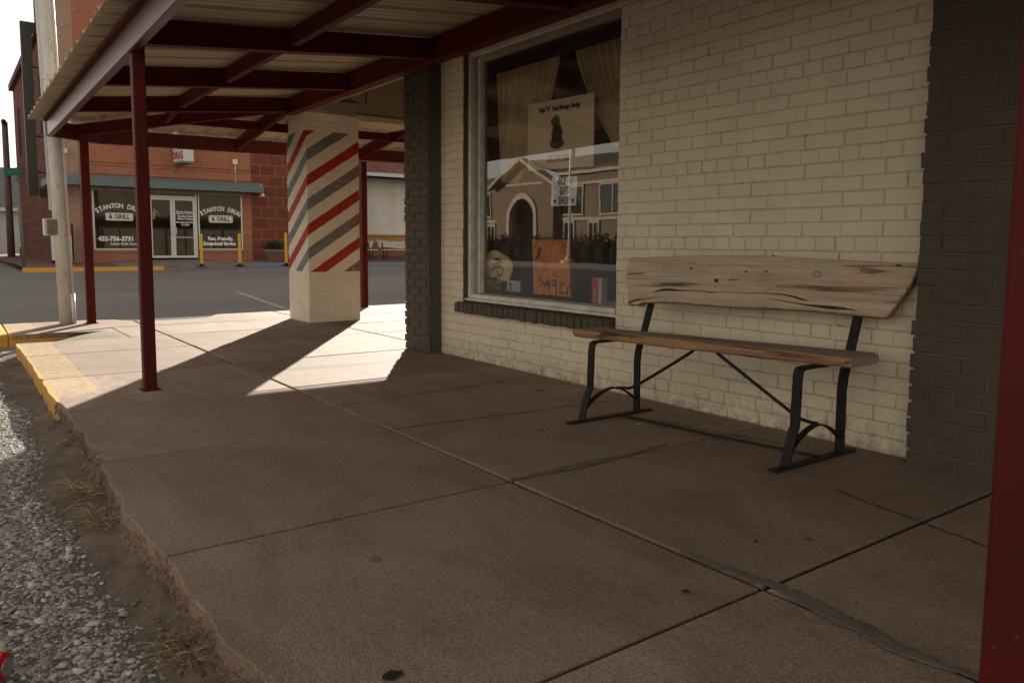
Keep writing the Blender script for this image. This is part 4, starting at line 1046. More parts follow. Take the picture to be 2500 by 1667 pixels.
markline(zr(578, 713), zr(700, 755), .10); markline(zr(605, 712), zr(702, 708), .10)
M_sheen = plain('asphalt_painted_glint', (.20, .195, .195), .3, .8, .6, .4, bump=0, c2=(.12, .115, .115))  # smoother asphalt with the low sun's glint put into its lighter colour
mb = MB()
for (xa, ya, xb, yb, w_) in ((16.5, 6, 18.0, -3.6, .5), (19.3, 6, 20.2, -3.8, .7), (22, 7, 22.8, -3.0, .5)):
    for sgn in (0,):
        n = 10; o = len(mb.v)
        for i in range(n+1):
            t = i/n; x = xa+(xb-xa)*t; y = ya+(yb-ya)*t; q = w_*(1-.85*t)
            mb.v += [(x-q/2, y, zroad(x, y)+.004), (x+q/2, y, zroad(x, y)+.004)]
            if i: mb.f.append((o+2*i-2, o+2*i-1, o+2*i+1, o+2*i)); mb.mi.append(0)
mb.build('painted_glint', M_sheen, mk)

# ------------------------------------------------------------------ drug store
def c1(x, y): return hx(x/2.304, y/2.304, FX)
def c2_(x, y, X=FX): return hx(140+x/4.61, 340+y/4.61, X)
def c3(x, y, X=FX): return hx(360+x/6.53, 440+y/6.53, X)
drug = thing('drug_store', 'salmon brick drug store and grill with lettered windows across the cross street', 'building', (FX, -6.9, .2))
YLc, YRc = -3.95, -9.93      # brick front between the corner pilaster and the rock faced stone
HT = 9.6
w1a, w1b, wz0, wz1 = -4.33, -6.02, .61, 2.77
d_a, d_b, dz0, dz1 = -6.12, -7.86, .31, 2.55
w2a, w2b = -7.90, -9.56
mb = MB(); X0, X1 = FX, FX+.35
mb.box((X0, YLc, -.1), (X1, w1a, wz1)); mb.box((X0, w1a, -.1), (X1, w1b-.06, wz0)); mb.box((X0, w2a, -.1), (X1, w2b, wz0)); mb.box((X0, w2b, -.1), (X1, YRc, wz1)); mb.box((X0, YLc, wz1), (X1, YRc, 3.30))
mb.box((X0-.05, YLc, 3.30), (X1, YRc, 3.58)); mb.box((X0-.0, YLc, 3.58), (X1, YRc, HT))
mb.build('brick_front', M_dbrick, drug)
mb = MB(); mb.box((X0-.03, w1a, wz0-.10), (X0-.002, w1b-.05, wz0-.015)); mb.build('sill_course', M_dbrick, drug); mb = MB(); mb.box((X0-.03, w2a-.01, wz0-.10), (X0-.002, w2b, wz0-.015)); mb.build('sill_course', M_dbrick, drug)
mb = MB()
for z_ in (3.60, 3.72): mb.box((X0-.035, YLc, z_), (X0-.001, YRc, z_+.06))
mb.build('string_course', M_dbrick, drug)
# chamfered corner pilaster and the stone flank running away along the main street
M_buff = wallbrick('buff_brick', 'YZ', (.47, .30, .21), (.40, .25, .17), (.36, .25, .19))
mb = MB(); mb.prism([(FX, YLc, -.1), (FX+.55, -3.40, -.1), (FX+.9, -3.40, -.1), (FX+.9, YLc-.3, -.1), (FX+.3, YLc-.3, -.1)], (0, 0, HT+.1)); mb.build('corner_pilaster', M_buff, drug)
mb = MB(); mb.box((FX+.9, -4.3, .55), (48, -3.30, 8.55)); mb.build('stone_flank', M_stonex, drug)
mb = MB(); mb.box((FX+.9, -4.3, -.1), (48, -3.22, .55)); mb.build('stone_plinth', M_stonex, drug)
mb = MB(); mb.box((FX+.9, -4.3, 8.55), (48.1, -3.12, 8.85)); mb.box((39, -4.3, 8.85), (42.5, -3.25, 9.15)); mb.box((FX+.9, -4.3, 8.85), (36, -3.3, 10.2)); mb.build('stone_parapet', M_stonex, drug)
for xx in (34.2, 37.4, 41, 44.6):
    mb = MB(); mb.box((xx, -3.31, 5.0), (xx+1.1, -3.285, 7.3)); mb.build('upper_window', M_black, drug)
mb = MB(); mb.box((FX+.03, YRc, -.1), (FX+.5, -14.6, 7.7)); mb.build('stone_front', M_stone, drug)  # unseen top set so its shadow ends at the near pavement
mb = MB(); mb.box((FX+.35, -14.6, -.1), (48, -9.93, 7.6)); mb.box((FX+.35, -9.93, -.1), (48, -4.3, HT-.3)); mb.build('store_core', M_black, drug)
# teal metal awning box wrapping the corner
M_teal = plain('teal_fascia_metal', (.12, .175, .165), .2, 3, .55, .4, c2=(.095, .135, .13))
M_lead = plain('grey_flashing', (.17, .18, .18), .3, 5, .6, .4)
mb = MB(); AX = FX-.75
mb.box((AX, -2.95, 2.83), (FX-.05, -10.20, 3.08)); mb.box((FX-.05, -2.95, 2.83), (FX+1.6, -3.30, 3.08)); mb.build('awning', M_teal, drug, bevel=.012)
mb = MB(); mb.prism([(AX+.03, -2.98, 3.083), (FX-.01, -2.98, 3.083), (FX-.01, -2.98, 3.26), (AX+.35, -2.98, 3.13)], (0, -7.2, 0)); mb.build('awning_roof', M_lead, drug)
mb = MB(); mb.box((FX-.10, w1a+.05, 2.70), (FX-.02, w2b-.1, 2.828)); mb.build('awning_soffit', plain('tan_soffit', (.30, .24, .17)), drug)
# shop windows and doors
M_alu = plain('aluminium_frame', (.62, .61, .58), .15, 8, .45, .5, .3, bump=0)
n = NT('dark_shop_glass').set(.03, .4); n.color(n.mix(n.ramp(n.noise(.9, 4), [(.45, 0.0), (.6, 1.0)]), c4(.006, .006, .006), c4(.022, .018, .013))); M_dglass = n.m
M_white = plain('white_vinyl_letters', (.80, .79, .74), .05, 20, .6, .3, bump=0)
RF = (0, -1, 0)
def framed(name, ya, yb, z0, z1, t=.05, d=.06, head=None):
    mb = MB(); xf = FX-.02
    mb.box((xf, ya, z0), (xf+d, ya-t, z1)); mb.box((xf, yb+t, z0), (xf+d, yb, z1)); mb.box((xf+.002, ya-t, z0), (xf+d, yb+t, z0+t)); mb.box((xf+.002, ya-t, z1-t), (xf+d, yb+t, z1))
    f = mb.build(name, M_alu, drug, bevel=.004)
    mb = MB(); mb.box((xf+.025, ya-t, z0+t), (xf+.04, yb+t, z1-t)); mb.build('pane', M_dglass, f)
    return f
wn1 = framed('window', w1a, w1b, wz0, wz1); wn2 = framed('window', w2a, w2b, wz0, wz1)
mb = MB(); mb.box((FX-.02, d_a-.003, dz0), (FX+.05, d_a-.06, 2.77)); mb.box((FX-.02, d_b+.06, dz0), (FX+.05, d_b+.003, 2.77)); mb.box((FX-.018, d_a-.06, dz1), (FX+.05, d_b+.06, dz1+.07)); tf = mb.build('door_frame', M_alu, drug, bevel=.004)
mb = MB(); mb.box((FX+.01, d_a-.06, dz1+.07), (FX+.025, d_b+.06, 2.77)); mb.build('transom_pane', M_dglass, tf)
mb = MB(); mb.box((FX, w1b-.002, dz0-.3), (FX+.1, d_a+.002, 2.77)); mb.build('jamb', M_alu, drug)
dm = (d_a+d_b)/2
dl = framed('door', d_a-.065, dm+.004, dz0+.005, dz1-.005, .085); dr = framed('door', dm-.004, d_b+.065, dz0+.005, dz1-.005, .085)
for dd, yy, sg in ((dl, dm+.045, 1), (dr, dm-.045, -1)):
    mb = MB(); mb.tube([(FX-.02, yy, 1.16), (FX-.075, yy, 1.17), (FX-.08, yy+sg*.05, 1.18), (FX-.08, yy+sg*.05, 1.46), (FX-.075, yy, 1.47), (FX-.02, yy, 1.48)], .014, 8); mb.build('handle', M_alu, dd, smooth=True)
xl = FX-.004
def arc_text(mb, s, cy, cz, R, size, spread, bold=.03, sx=1.0):
    n = len(s)
    for i, ch in enumerate(s):
        if ch == ' ': continue
        a = (i-(n-1)/2)*spread
        O = Vector((xl, cy-R*math.sin(a), cz+R*math.cos(a)))
        text_mb(mb, ch, size, O, Vector((0, -math.cos(a), -math.sin(a))), Vector((0, -math.sin(a), math.cos(a))), bold=bold, sx=sx, depth=.004)
def plate(mb, yc, zc, w_, h_, r=.05):
    p = []
    for sx_, sz_, a0 in ((1, 1, 0), (-1, 1, 90), (-1, -1, 180), (1, -1, 270)):
        for k in range(5): t = math.radians(a0+22.5*k); p.append((xl, yc-(sx_*(w_/2-r)+r*math.cos(t)), zc+sz_*(h_/2-r)+r*math.sin(t)))
    mb.prism(p, (.004, 0, 0))
M_dk = plain('dark_letters', (.02, .02, .02), .1, 20, .5, .3, bump=0)
for wn, ya, yb in ((wn1, w1a, w1b), (wn2, w2a, w2b)):
    yc = (ya+yb)/2-.01
    mb = MB(); arc_text(mb, 'STANTON DRUG', yc, .80, 1.32, .23, .097, bold=.035, sx=.85); plate(mb, yc, 1.80, .90, .27)
    mb.build('lettering', M_white, wn)
    mb = MB(); text_mb(mb, '& GRILL', .20, (xl-.004, yc, 1.735), RF, UZ, bold=.03, depth=.004)
    for sx_ in (-1, 1): mb.box((xl-.004, yc-sx_*.415-.006, 1.71), (xl-.002, yc-sx_*.415+.006, 1.89))
    for sz_ in (1.705, 1.893): mb.box((xl-.004, yc-.415, sz_-.006), (xl-.002, yc+.415, sz_+.006))
    mb.build('dark_lettering', M_dk, wn)
mb = MB(); text_mb(mb, '432-756-3731', .22, (xl, w1a-.14, .94), RF, UZ, align='LEFT', bold=.045, sx=.94, depth=.004); text_mb(mb, 'Colton Kidd, Owner', .135, (xl, w1a-.52, .79), RF, UZ, align='LEFT', bold=.015, sx=.83, depth=.004); mb.build('lettering', M_white, wn1)
mb = MB(); yc = (w2a+w2b)/2
text_mb(mb, 'Fast, Friendly,', .18, (xl, yc+.02, .99), RF, UZ, bold=.045, sx=.95, depth=.004); text_mb(mb, 'Exceptional Service', .18, (xl, yc+.06, .80), RF, UZ, bold=.045, sx=.86, depth=.004); mb.build('lettering', M_white, wn2)
mb = MB(); yc = (dm+d_b)/2-.0
text_mb(mb, 'Store Hours:', .115, (xl, yc, 2.00), RF, UZ, bold=.03, depth=.004); mb.box((xl, yc+.36, 1.955), (xl+.003, yc-.36, 1.97))
for s_t, z_, q_ in (('Monday-Friday', 1.845, .095), ('8:00am-7:00pm', 1.745, .095), ('Saturday & Sunday', 1.625, .09), ('CLOSED', 1.53, .085)): text_mb(mb, s_t, q_, (xl, yc, z_), RF, UZ, bold=.03, depth=.004, sx=.95)
mb.box((xl, yc+.36, 1.075), (xl+.003, yc-.38, 1.095))
mb.build('lettering', M_white, dr)
# small fittings on the facade
M_wht = plain('white_enamel', (.66, .65, .61), .15, 10, .45, .4)
mb = MB(); p = c3(1690, 35); mb.tube([(FX-.2, -10.12, 3.09), (FX-.25, -10.15, 3.18), (FX-.5, -10.17, 3.17), (FX-.62, -10.18, 3.05), (FX-.62, -10.18, 2.86)], .018, 8); mb.lathe((FX-.62, -10.18, 2.70), [(.07, 0), (.09, .03), (.05, .10), (.02, .16)], 12); mb.build('gooseneck_lamp', M_wht, drug)
mb = MB(); mb.tube([(FX-.04, -9.36, 3.12), (FX-.04, -9.33, 3.25), (FX-.03, -9.33, 3.95)], .016, 6); mb.box((FX-.07, -9.24, 3.93), (FX-.003, -9.42, 4.12)); mb.build('junction_box', M_wht, drug)
mb = MB(); q = c1(360, 850); mb.box((FX+.0, q[1]+.06, q[2]-.06), (FX+.12, q[1]-.10, q[2]+.08)); mb.lathe((FX-.1, q[1]+.14, q[2]-.05), [(.03, -.06), (.06, .0), (.06, .07), (.03, .1)], 10); mb.bar((FX-.05, q[1], q[2]), (FX-.1, q[1]+.14, q[2]), .03, .03); mb.build('flood_lamp', M_wht, drug)

# DRUG blade sign hung on the brick above the awning
dsn = thing('drug_sign', 'white lightbox sign reading DRUG in red, hung on the brick above the teal awning', 'sign', (FX-.4, -7.3, 4.3))
TLs, BLs, Ms, Rs = (100+1250/3.92, 60+1200/3.92), (100+1265/3.92, 60+1340/3.92), (100+1365/3.92, 60+1312/3.92), (100+1435/3.92, 60+1335/3.92)
xs0 = FX-1.15; a = hx(*BLs, FX-.1); b = hx(*Ms, xs0); ys0 = a[1]
mb = MB()
# a shallow double faced cabinet standing out from the wall; we see its lettered side and its end
ya_, yb_ = hx(BLs[0], 400, FX-.08)[1], hx(Ms[0], 400, FX-.9)[1]
zb0, zt0 = a[2]+.08, a[2]+1.55
fz = [(FX-.08, ya_), (FX-.90, yb_), (FX-.90, yb_-.36), (FX-.08, ya_-.36)]
mb.prism([(x_, y_, zb0) for x_, y_ in fz], (0, 0, zt0-zb0)); cab = mb.build('cabinet', plain('sign_white', (.64, .64, .60), .12, 3, .5, .4, c2=(.50, .48, .42)), dsn, bevel=.01)
mb = MB(); mb.prism([(x_, y_, zb0-.07) for x_, y_ in fz], (0, 0, .068)); mb.build('cabinet_base', M_lead, dsn)
R_ = Vector((fz[1][0]-fz[0][0], fz[1][1]-fz[0][1], 0)).normalized(); mid = Vector(((fz[0][0]+fz[1][0])/2, (fz[0][1]+fz[1][1])/2, 0)); N_ = R_.cross(Vector((0, 0, 1)))
mb = MB(); text_mb(mb, 'DRUG', .36, mid+N_*.006+Vector((0, 0, zb0+.10)), R_, UZ, bold=.03, sx=.80, depth=.004); mb.build('lettering', plain('sign_red', (.42, .03, .03), .15, 20, .5, bump=0), dsn)
mb = MB(); mb.bar((FX-.05, ya_-.2, zb0-.05), (FX-.05, ya_-.2, zt0), .04, .04, up=(1, 0, 0)); mb.tube(smooth([(FX-.02, ya_-.15, zb0-.05), (FX-.06, ya_-.1, zb0-.3), (FX-.02, ya_-.02, zb0-.42)], 4), .008, 5); mb.build('bracket', M_black_iron, dsn)

# wreath on the left door, vending box, planter, yellow posts
wr = thing('door_wreath', 'white flower wreath with a tan ribbon on the left glass door of the drug store', 'wreath', tuple(c2_(1090, 860, FX-.05)))
cw = Vector(c2_(1090, 850, FX-.05)); r_ = random.Random(4); mb = MB()
for k in range(34):
    t = r_.uniform(0, 6.28); rr_ = r_.uniform(.02, .13); c_ = cw+Vector((r_.uniform(-.03, .01), rr_*math.cos(t)*.8, rr_*math.sin(t)*1.6)); s_ = r_.uniform(.022, .04)
    mb.lathe(tuple(c_), [(s_*.4, -s_*.5), (s_, 0), (s_*.4, s_*.5)], 6)
mb.build('flowers', plain('dusty_white_petals', (.60, .52, .43), .3, 20, .8, bump=0), wr)
mb = MB(); mb.bar(tuple(cw+Vector((-.03, -.08, .12))), tuple(cw+Vector((-.03, -.20, -.10))), .03, .012); mb.build('ribbon', plain('tan_ribbon', (.48, .33, .15)), wr)
vb = thing('vending_box', 'white dispenser box with a red top standing at the brick corner behind the pole', 'box', (FX-.6, -3.55, .16))
mb = MB(); mb.box((FX-.85, -2.98, .16), (FX-.35, -3.56, .26)); mb.build('base', M_black, vb)
mb = MB(); mb.box((FX-.86, -2.98, .26), (FX-.35, -3.54, 1.10)); mb.build('body', M_wht, vb, bevel=.015)
mb = MB(); mb.box((FX-.87, -2.97, 1.102), (FX-.34, -3.55, 1.52)); mb.build('lid', plain('box_red', (.45, .02, .03), .15, 6, .4, .4), vb, bevel=.015)
mb = MB(); mb.box((FX-.84, -3.542, .27), (FX-.36, -3.60, 1.5)); mb.build('side_panel', M_black_iron, vb)
M_yp = plain('yellow_post_paint', (.66, .40, .045), .2, 5, .55, .4, c2=(.55, .28, .03))
names = ['leftmost of the three slim yellow posts, nearest the glass doors', 'middle slim yellow post in front of the right lettered window', 'rightmost slim yellow post beside the round planter']
for i, (px, pyb, pyt) in enumerate(((493, 653, 570), (586, 652, 570), (699, 648, 568))):
    zb = .11; X_ = 26.55; base = hx(px, pyb, X_)
    po_ = thing('yellow_post', names[i], 'post', (X_, base[1], zb), 'yellow posts along the far kerb')
    mb = MB(); mb.lathe((X_, base[1], zb), [(.17, 0), (.17, .015), (.06, .04), (.05, .10)], 16); mb.build('rubber_base', M_black, po_)
    top_ = hx(px-3, pyt, X_)
    mb = MB(); mb.lathe((X_, base[1], zb+.10), [(.048, 0), (.048, top_[2]-zb-.13), (.042, top_[2]-zb-.11)], 16); mb.build('post_sleeve', M_yp, po_, smooth=False)
pl = thing('planter', 'round pinkish clay planter with a dark green shrub against the red stone wall', 'planter', tuple(hx(670, 637, 30.2)))
c_ = Vector(hx(670, 638, 30.2)); c_.z = .17
mb = MB(); mb.lathe(tuple(c_), [(.30, 0), (.33, .05), (.42, .36), (.47, .40), (.47, .47), (.42, .47), (.40, .40)], 24); mb.build('pot', plain('clay_pot', (.27, .15, .125), .3, 6, .85, c2=(.17, .09, .075)), pl, smooth=True)
M_leaf = NT('dark_foliage').set(.7, .25); gg = M_leaf.new('ShaderNodeNewGeometry'); M_leaf.color(M_leaf.ramp(gg.outputs['Random Per Island'], [(0, c4(.018, .026, .012)), (.6, c4(.04, .055, .024)), (1, c4(.075, .09, .04))])); M_leaf = M_leaf.m
def leaves(mb, ctr, ext, n, size, seed):
    r = random.Random(seed)
    for _ in range(n):
        while True:
            q = Vector((r.uniform(-1, 1), r.uniform(-1, 1), r.uniform(-1, 1)))
            if q.length < 1: break
        q = q*(.55+.45*r.random())
        c = Vector(ctr)+Vector((q.x*ext[0], q.y*ext[1], q.z*ext[2])); d = Vector((r.gauss(0, 1), r.gauss(0, 1), r.gauss(.2, 1))).normalized()*size*r.uniform(.6, 1.3); s = d.cross(Vector((r.gauss(0, 1), r.gauss(0, 1), r.gauss(0, 1)))).normalized()*size*.4
        mb.add([c-d, c+s, c+d, c-s], [(0, 1, 2, 3)])
mb = MB(); leaves(mb, c_+Vector((0, 0, .62)), (.46, .50, .24), 900, .05, 3); mb.build('shrub', M_leaf, pl)

# ------------------------------------------------------------------ white walled shop further right, with two slab benches
wx = 32.4
ws = thing('white_walled_building', 'brick building with a white stucco wall, seen right of the striped column', 'building', (wx, -20, .2))
def c4_(x, y, X=wx): return hx(860+x/3.409, 240+y/3.409, X)
M_rbrick = wallbrick('dull_red_brick', 'YZ', (.25, .095, .07), (.20, .075, .055), (.33, .22, .18), .3, .11, .02)
z_c, z_w0, z_t, z_b = c4_(260, 650)[2], c4_(260, 715)[2], c4_(260, 1135)[2], c4_(260, 1340)[2]
y0_, y1_ = -14.6, -30
mb = MB(); mb.box((wx, y0_, z_c-.1), (wx+.4, y1_, 8.2)); mb.build('upper_brick', M_rbrick, ws)  # unseen height chosen to shade the road and leave the near pavement sunlit
mb = MB(); mb.box((wx+.02, y0_, z_t), (wx+.4, y1_, z_c-.1)); mb.build('stucco_wall', plain('white_stucco', (.62, .60, .55), .2, 1.2, .9, .15, c2=(.50, .45, .38), bump=.3), ws)
mb = MB(); mb.box((wx-.02, y0_, -.2), (wx+.4, y1_, z_t)); mb.build('ochre_dado', plain('ochre_paint', (.40, .21, .075), .3, 1.5, .85, c2=(.30, .14, .05)), ws)
mb = MB(); mb.box((wx-.04, y0_, -.2), (wx-.021, y1_, .36)); mb.build('brick_plinth', M_rbrick, ws)
mb = MB(); mb.box((wx-.06, y0_, z_t-.09), (wx+.01, y1_, z_t)); mb.build('dado_rail', plain('ochre_rail', (.34, .17, .07)), ws)
mb = MB(); mb.box((wx-1.0, y0_, z_c-.04), (wx+.1, y1_, z_c+.02)); pr = profile(y1_, y0_)
mb.build('metal_canopy', plain('zinc_canopy', (.36, .38, .40), .3, 3, .45, .5, .5), ws)
mb = MB(); mb.box((wx-1.03, y0_, z_c-.11), (wx-1.001, y1_, z_c+.05)); mb.build('gutter', plain('zinc_gutter', (.48, .50, .51), .3, 4, .45, .5, .4), ws, bevel=.01)
mb = MB(); mb.box((wx-.98, y0_, z_c-.2), (wx-.9, y1_, z_c-.042)); mb.build('canopy_beam', M_black, ws)
def far_bench(pts_top, label, seed):
    bx = wx-.9
    ya, yb = pts_top
    P_ = Vector((bx, (ya+yb)/2, .2)); t = thing('bench', label, 'bench', tuple(P_), 'slab benches under the far metal canopy')
    r = random.Random(seed)
    mb = MB(); n = 12; tp = []; bt = []
    for i in range(n+1):
        u = i/n; y = ya+(yb-ya)*u; tp.append((bx+.30, y, 1.02+.03*math.sin(u*5+seed))); bt.append((bx+.24, y-(.12 if i == 0 else 0)+(.12 if i == n else 0), .70+.03*math.sin(u*7)))
    mb.prism(tp+bt[::-1], (.05, 0, .01)); mb.build('backrest', M_farwood, t)
    mb = MB(); mb.box((bx-.22, ya+.15, .585), (bx+.16, yb-.15, .635)); mb.build('seat', M_farwood, t, bevel=.01)
    for y in (ya-.28, yb+.28):
        mb = MB(); mb.strip([(bx-.16, y, .2), (bx-.16, y, .582)], (0, 1, 0), .05, .014); mb.build('front_leg', M_black_iron, t)
        mb = MB(); mb.strip([(bx+.14, y, .2), (bx+.16, y, .58), (bx+.28, y, .95)], (0, 1, 0), .05, .014); mb.build('back_leg', M_black_iron, t)
        mb = MB(); mb.tube(smooth([(bx-.15, y, .28), (bx, y, .36), (bx+.14, y, .28)], 4), .01, 6); mb.build('arch_bar', M_black_iron, t)
    mb = MB(); ym = (ya+yb)/2; mb.tube([(bx, ya-.28, .36), (bx, ym+.12, .582)], .009, 6); mb.tube([(bx, yb+.28, .36), (bx, ym-.12, .582)], .009, 6); mb.build('brace', M_black_iron, t)
M_farwood = plain('far_grey_slab', (.50, .45, .41), .4, 9, .8, .2, c2=(.33, .28, .24))
yA = c4_(182, 1190, wx-.6)[1]
far_bench((yA+1.75, yA+.03), 'left slab bench under the far metal canopy, partly behind the red post', 1)
far_bench((yA-.10, yA-1.95), 'right slab bench under the far metal canopy, beside the charcoal pilaster in view', 2)

# ------------------------------------------------------------------ main street, far left: poles, signs, garage, blade sign frame
M_pole = NT('galvanised_pole_paint').set(.6, .35)
_c = M_pole.mix(M_pole.ramp(M_pole.noise(2.0, 8, .7, M_pole.mapping((6, 6, 1))), [(.35, 0.0), (.7, 1.0)]), c4(.50, .46, .40), c4(.66, .63, .57))
_r = M_pole.ramp(M_pole.noise(5, 9, .8, M_pole.mapping((4, 4, 1.5))), [(.56, 0.0), (.66, .85)]); M_pole.color(M_pole.mix(_r, _c, c4(.16, .085, .04))); M_pole.bump(M_pole.noise(30, 5, .7), .3, .004); M_pole = M_pole.m
pb = hz(165, 790, 0); pX = pb[0]
up_ = thing('utility_pole', 'weathered white steel pole with conduits beside the corner canopy', 'pole', tuple(pb))
ptop = hx(106, -60, pX+.05); pt = Vector(ptop); b_ = Vector(pb); dirp = (pt-b_)
mb = MB(); mb.tube([b_, b_+dirp*.5, b_+dirp*1.6], [.080, .077, .072], 24); mb.build('shaft', M_pole, up_, smooth=True)
sd_ = Vector((-RT[0], -RT[1], 0)).normalized(); vw = Vector((-FW[0], -FW[1], 0)).normalized()
mb = MB(); z1_ = .34; mb.tube([b_+dirp*.335+sd_*.098, b_+dirp*1.6+sd_*.09], .021, 10); mb.build('conduit', M_wht, up_, smooth=True)
mb = MB(); mb.tube([b_+dirp*.002-sd_*.092+vw*.02, b_+dirp*.09-sd_*.092+vw*.02], .022, 10); mb.tube([b_+dirp*.09-sd_*.088, b_+dirp*1.6-sd_*.082], .012, 10); mb.build('guard_and_sunlit_rim', M_wht, up_, smooth=True)  # thin upper tube stands in for the pole's sunlit right rim
mb = MB(); c_ = b_+dirp*.285+sd_*.135; mb.box((c_.x-.07, c_.y-.055, c_.z-.095), (c_.x+.07, c_.y+.055, c_.z+.095)); mb.build('meter_box', M_wht, up_, bevel=.006)
mb = MB(); c_ = b_+dirp*.285+sd_*.05+vw*.085; mb.box((c_.x-.035, c_.y-.05, c_.z-.085), (c_.x+.035, c_.y+.05, c_.z+.085)); mb.build('meter_bracket', plain('rusty_tan', (.26, .20, .14), .4, 12), up_, bevel=.005)
for f in (.455, .52, .71):
    c_ = b_+dirp*f; mb = MB(); mb.tube([c_-Vector((0, 0, .012)), c_+Vector((0, 0, .012))], .086, 20); mb.build('pole_band', M_pole, up_)

sf = thing('blade_sign', 'tall empty dark green sign frame beside the red stone flank of the drug store', 'sign frame', (33, -2.9, 3))
fxx = 33.2; pA = hx(58, 52, fxx); pB = hx(70, 440, fxx); pA2 = hx(65, 112, fxx); pB2 = hx(83, 440, fxx); pT = hx(92, 56, fxx); pBo = hx(72, 477, fxx)
mb = MB(); w_ = .52
yo_t, yo_b = hx(48, 52, fxx)[1], hx(70, 477, fxx)[1]
mb.prism([(fxx, yo_t, pA[2]), (fxx, yo_t-w_*.65, pA[2]), (fxx, yo_b-w_*.62, pBo[2]), (fxx, yo_b, pBo[2])], (.22, 0, 0)); M_dgreen = plain('dark_green_steel', (.038, .034, .026), .3, 4, .5, .4); mb.build('outer_post', M_dgreen, sf)
mb = MB(); mb.box((fxx+.001, yo_t-.3, pA[2]-.32), (fxx+.219, -3.2, pA[2]-.002)); mb.build('top_bar', M_dgreen, sf)
for yy_px in (163, 332, 420):
    z_ = hx(80, yy_px, fxx)[2]; mb = MB(); mb.bar((fxx+.1, yo_b-.3, z_), (fxx+.1, -3.28, z_), .05, .05); mb.build('arm', M_black_iron, sf)
mb = MB(); mb.bar((fxx+.1, yo_t-.35, pBo[2]+.1), (fxx+.1, -3.25, pBo[2]+.1), .1, .35); mb.build('lower_box', M_dgreen, sf)

wp = thing('wooden_pole', 'thin brown wooden utility pole far down the main street at the left edge', 'pole', tuple(hx(28, 622, 45)))
b_ = Vector(hx(28, 622, 45)); t_ = Vector(hx(11, 298, 45))
mb = MB(); mb.tube([b_-Vector((0, 0, .3)), t_], [.17, .13], 12); mb.build('shaft', plain('brown_timber', (.16, .10, .075), .3, 4, .9), wp, smooth=True)
mb = MB(); mb.lathe(tuple(t_+Vector((-.15, .05, -.15))), [(.05, 0), (.12, .1), (.1, .22), (.03, .26)], 10); mb.build('insulator', M_black_iron, wp)
gs = thing('street_sign', 'green street name blade high up on the left, mounted on the thin brown pole', 'sign', tuple(hx(37, 420, 44.7)))
p0, p1 = Vector(hx(10, 422, 44.75)), Vector(hx(64, 416, 44.75))
mb = MB(); mb.bar(p0, p1, .05, .36); mb.build('blade', plain('sign_green', (.03, .20, .13), .2, 3, .5, .4), gs)
mb = MB(); 
for k in range(5): c_ = p0.lerp(p1, .18+.15*k); mb.box((c_.x-.03, c_.y+.05, c_.z-.06), (c_.x-.027, c_.y-.07, c_.z+.07))
mb.build('faded_letters', plain('faded_green_letters', (.07, .26, .18)), gs)
sp = thing('sign_post', 'slim grey steel sign post standing at the far yellow kerb corner', 'post', tuple(hx(60, 655, 28)))
b_ = Vector(hx(60, 655, 28)); t_ = Vector(hx(41, 440, 28))
mb = MB(); mb.tube([b_-Vector((0, 0, .1)), t_], .045, 10); mb.build('shaft', plain('grey_steel', (.17, .165, .16), .3, 6, .6), sp, smooth=True)
mb = MB(); mb.lathe(tuple(t_), [(.05, -.02), (.06, .03), (.02, .09)], 10); mb.build('cap', plain('grey_cap', (.12, .10, .09)), sp)
gr_ = thing('white_garage', 'small white weatherboard garage with a grey roof at the far left', 'garage', (56, -2.5, .1))
mb = MB(); gx = 56; gy0, gy1 = 6.0, -4.4; gh = hx(20, 510, gx)[2]; gtop = hx(60, 425, gx)[2]
M_gw = plain('white_boards', (.58, .58, .55), .3, 3, .8, .2, c2=(.42, .41, .38), sc=(1, 8, .3))
mb.box((gx, gy0, -.2), (gx+8, gy1, gh)); mb.build('wall', M_gw, gr_)
mb = MB(); mb.prism([(gx-.4, gy0+.4, gh+.01), (gx-.4, gy1-.3, gh+.01), (gx+3.5, gy1-.3, gtop+.6), (gx+3.5, gy0+.4, gtop+.6)], (4.5, 0, 0)); mb.build('roof', plain('grey_shingle', (.17, .16, .155), .3, 4, .9), gr_)
mb = MB(); mb.box((gx-.45, gy0+.4, gh-.15), (gx-.401, gy1-.3, gh+.05)); mb.build('eave', M_wht, gr_)
mb = MB()
for yy in (2.2, -.6, -2.1): mb.box((gx-.03, yy, .1), (gx-.002, yy-.12, gh-.16))
mb.build('batten', plain('grey_batten', (.30, .28, .25)), gr_)
mb = MB(); mb.prism([(gx-1.2, 5.9, -.2), (gx-1.2, 1.2, -.2), (gx-1.2, .6, gh+.4), (gx-1.2, 3.4, gtop+2.4), (gx-1.2, 5.9, gh+.4)], (1.0, 0, 0)); mb.build('gable_bay', M_gw, gr_)

# ------------------------------------------------------------------ across the main street (seen mirrored in the shop window)
MY = 2*YG+27.0       # facade distance that puts its mirror image where the photograph shows it
def mv(px, py, Yv=-27.0):
    p = hy(px, py, Yv); return Vector((p[0], 2*YG-p[1], p[2]))
civ = thing('civic_building', 'tan brick building with gabled arched entrance, reflected in the shop window', 'building', (35, MY, 0))
M_tan = wallbrick('tan_brick', 'XZ', (.24, .15, .09), (.19, .115, .07), (.26, .19, .13))
M_lime = plain('limestone_trim', (.40, .32, .23), .2, 3, .8)
mb = MB(); ez = 4.35
mb.box((22.8, MY, -.2), (32.6, MY+8, 4.75)); mb.box((37.9, MY, -.2), (52, MY+8, ez)); mb.build('wall', M_tan, civ)
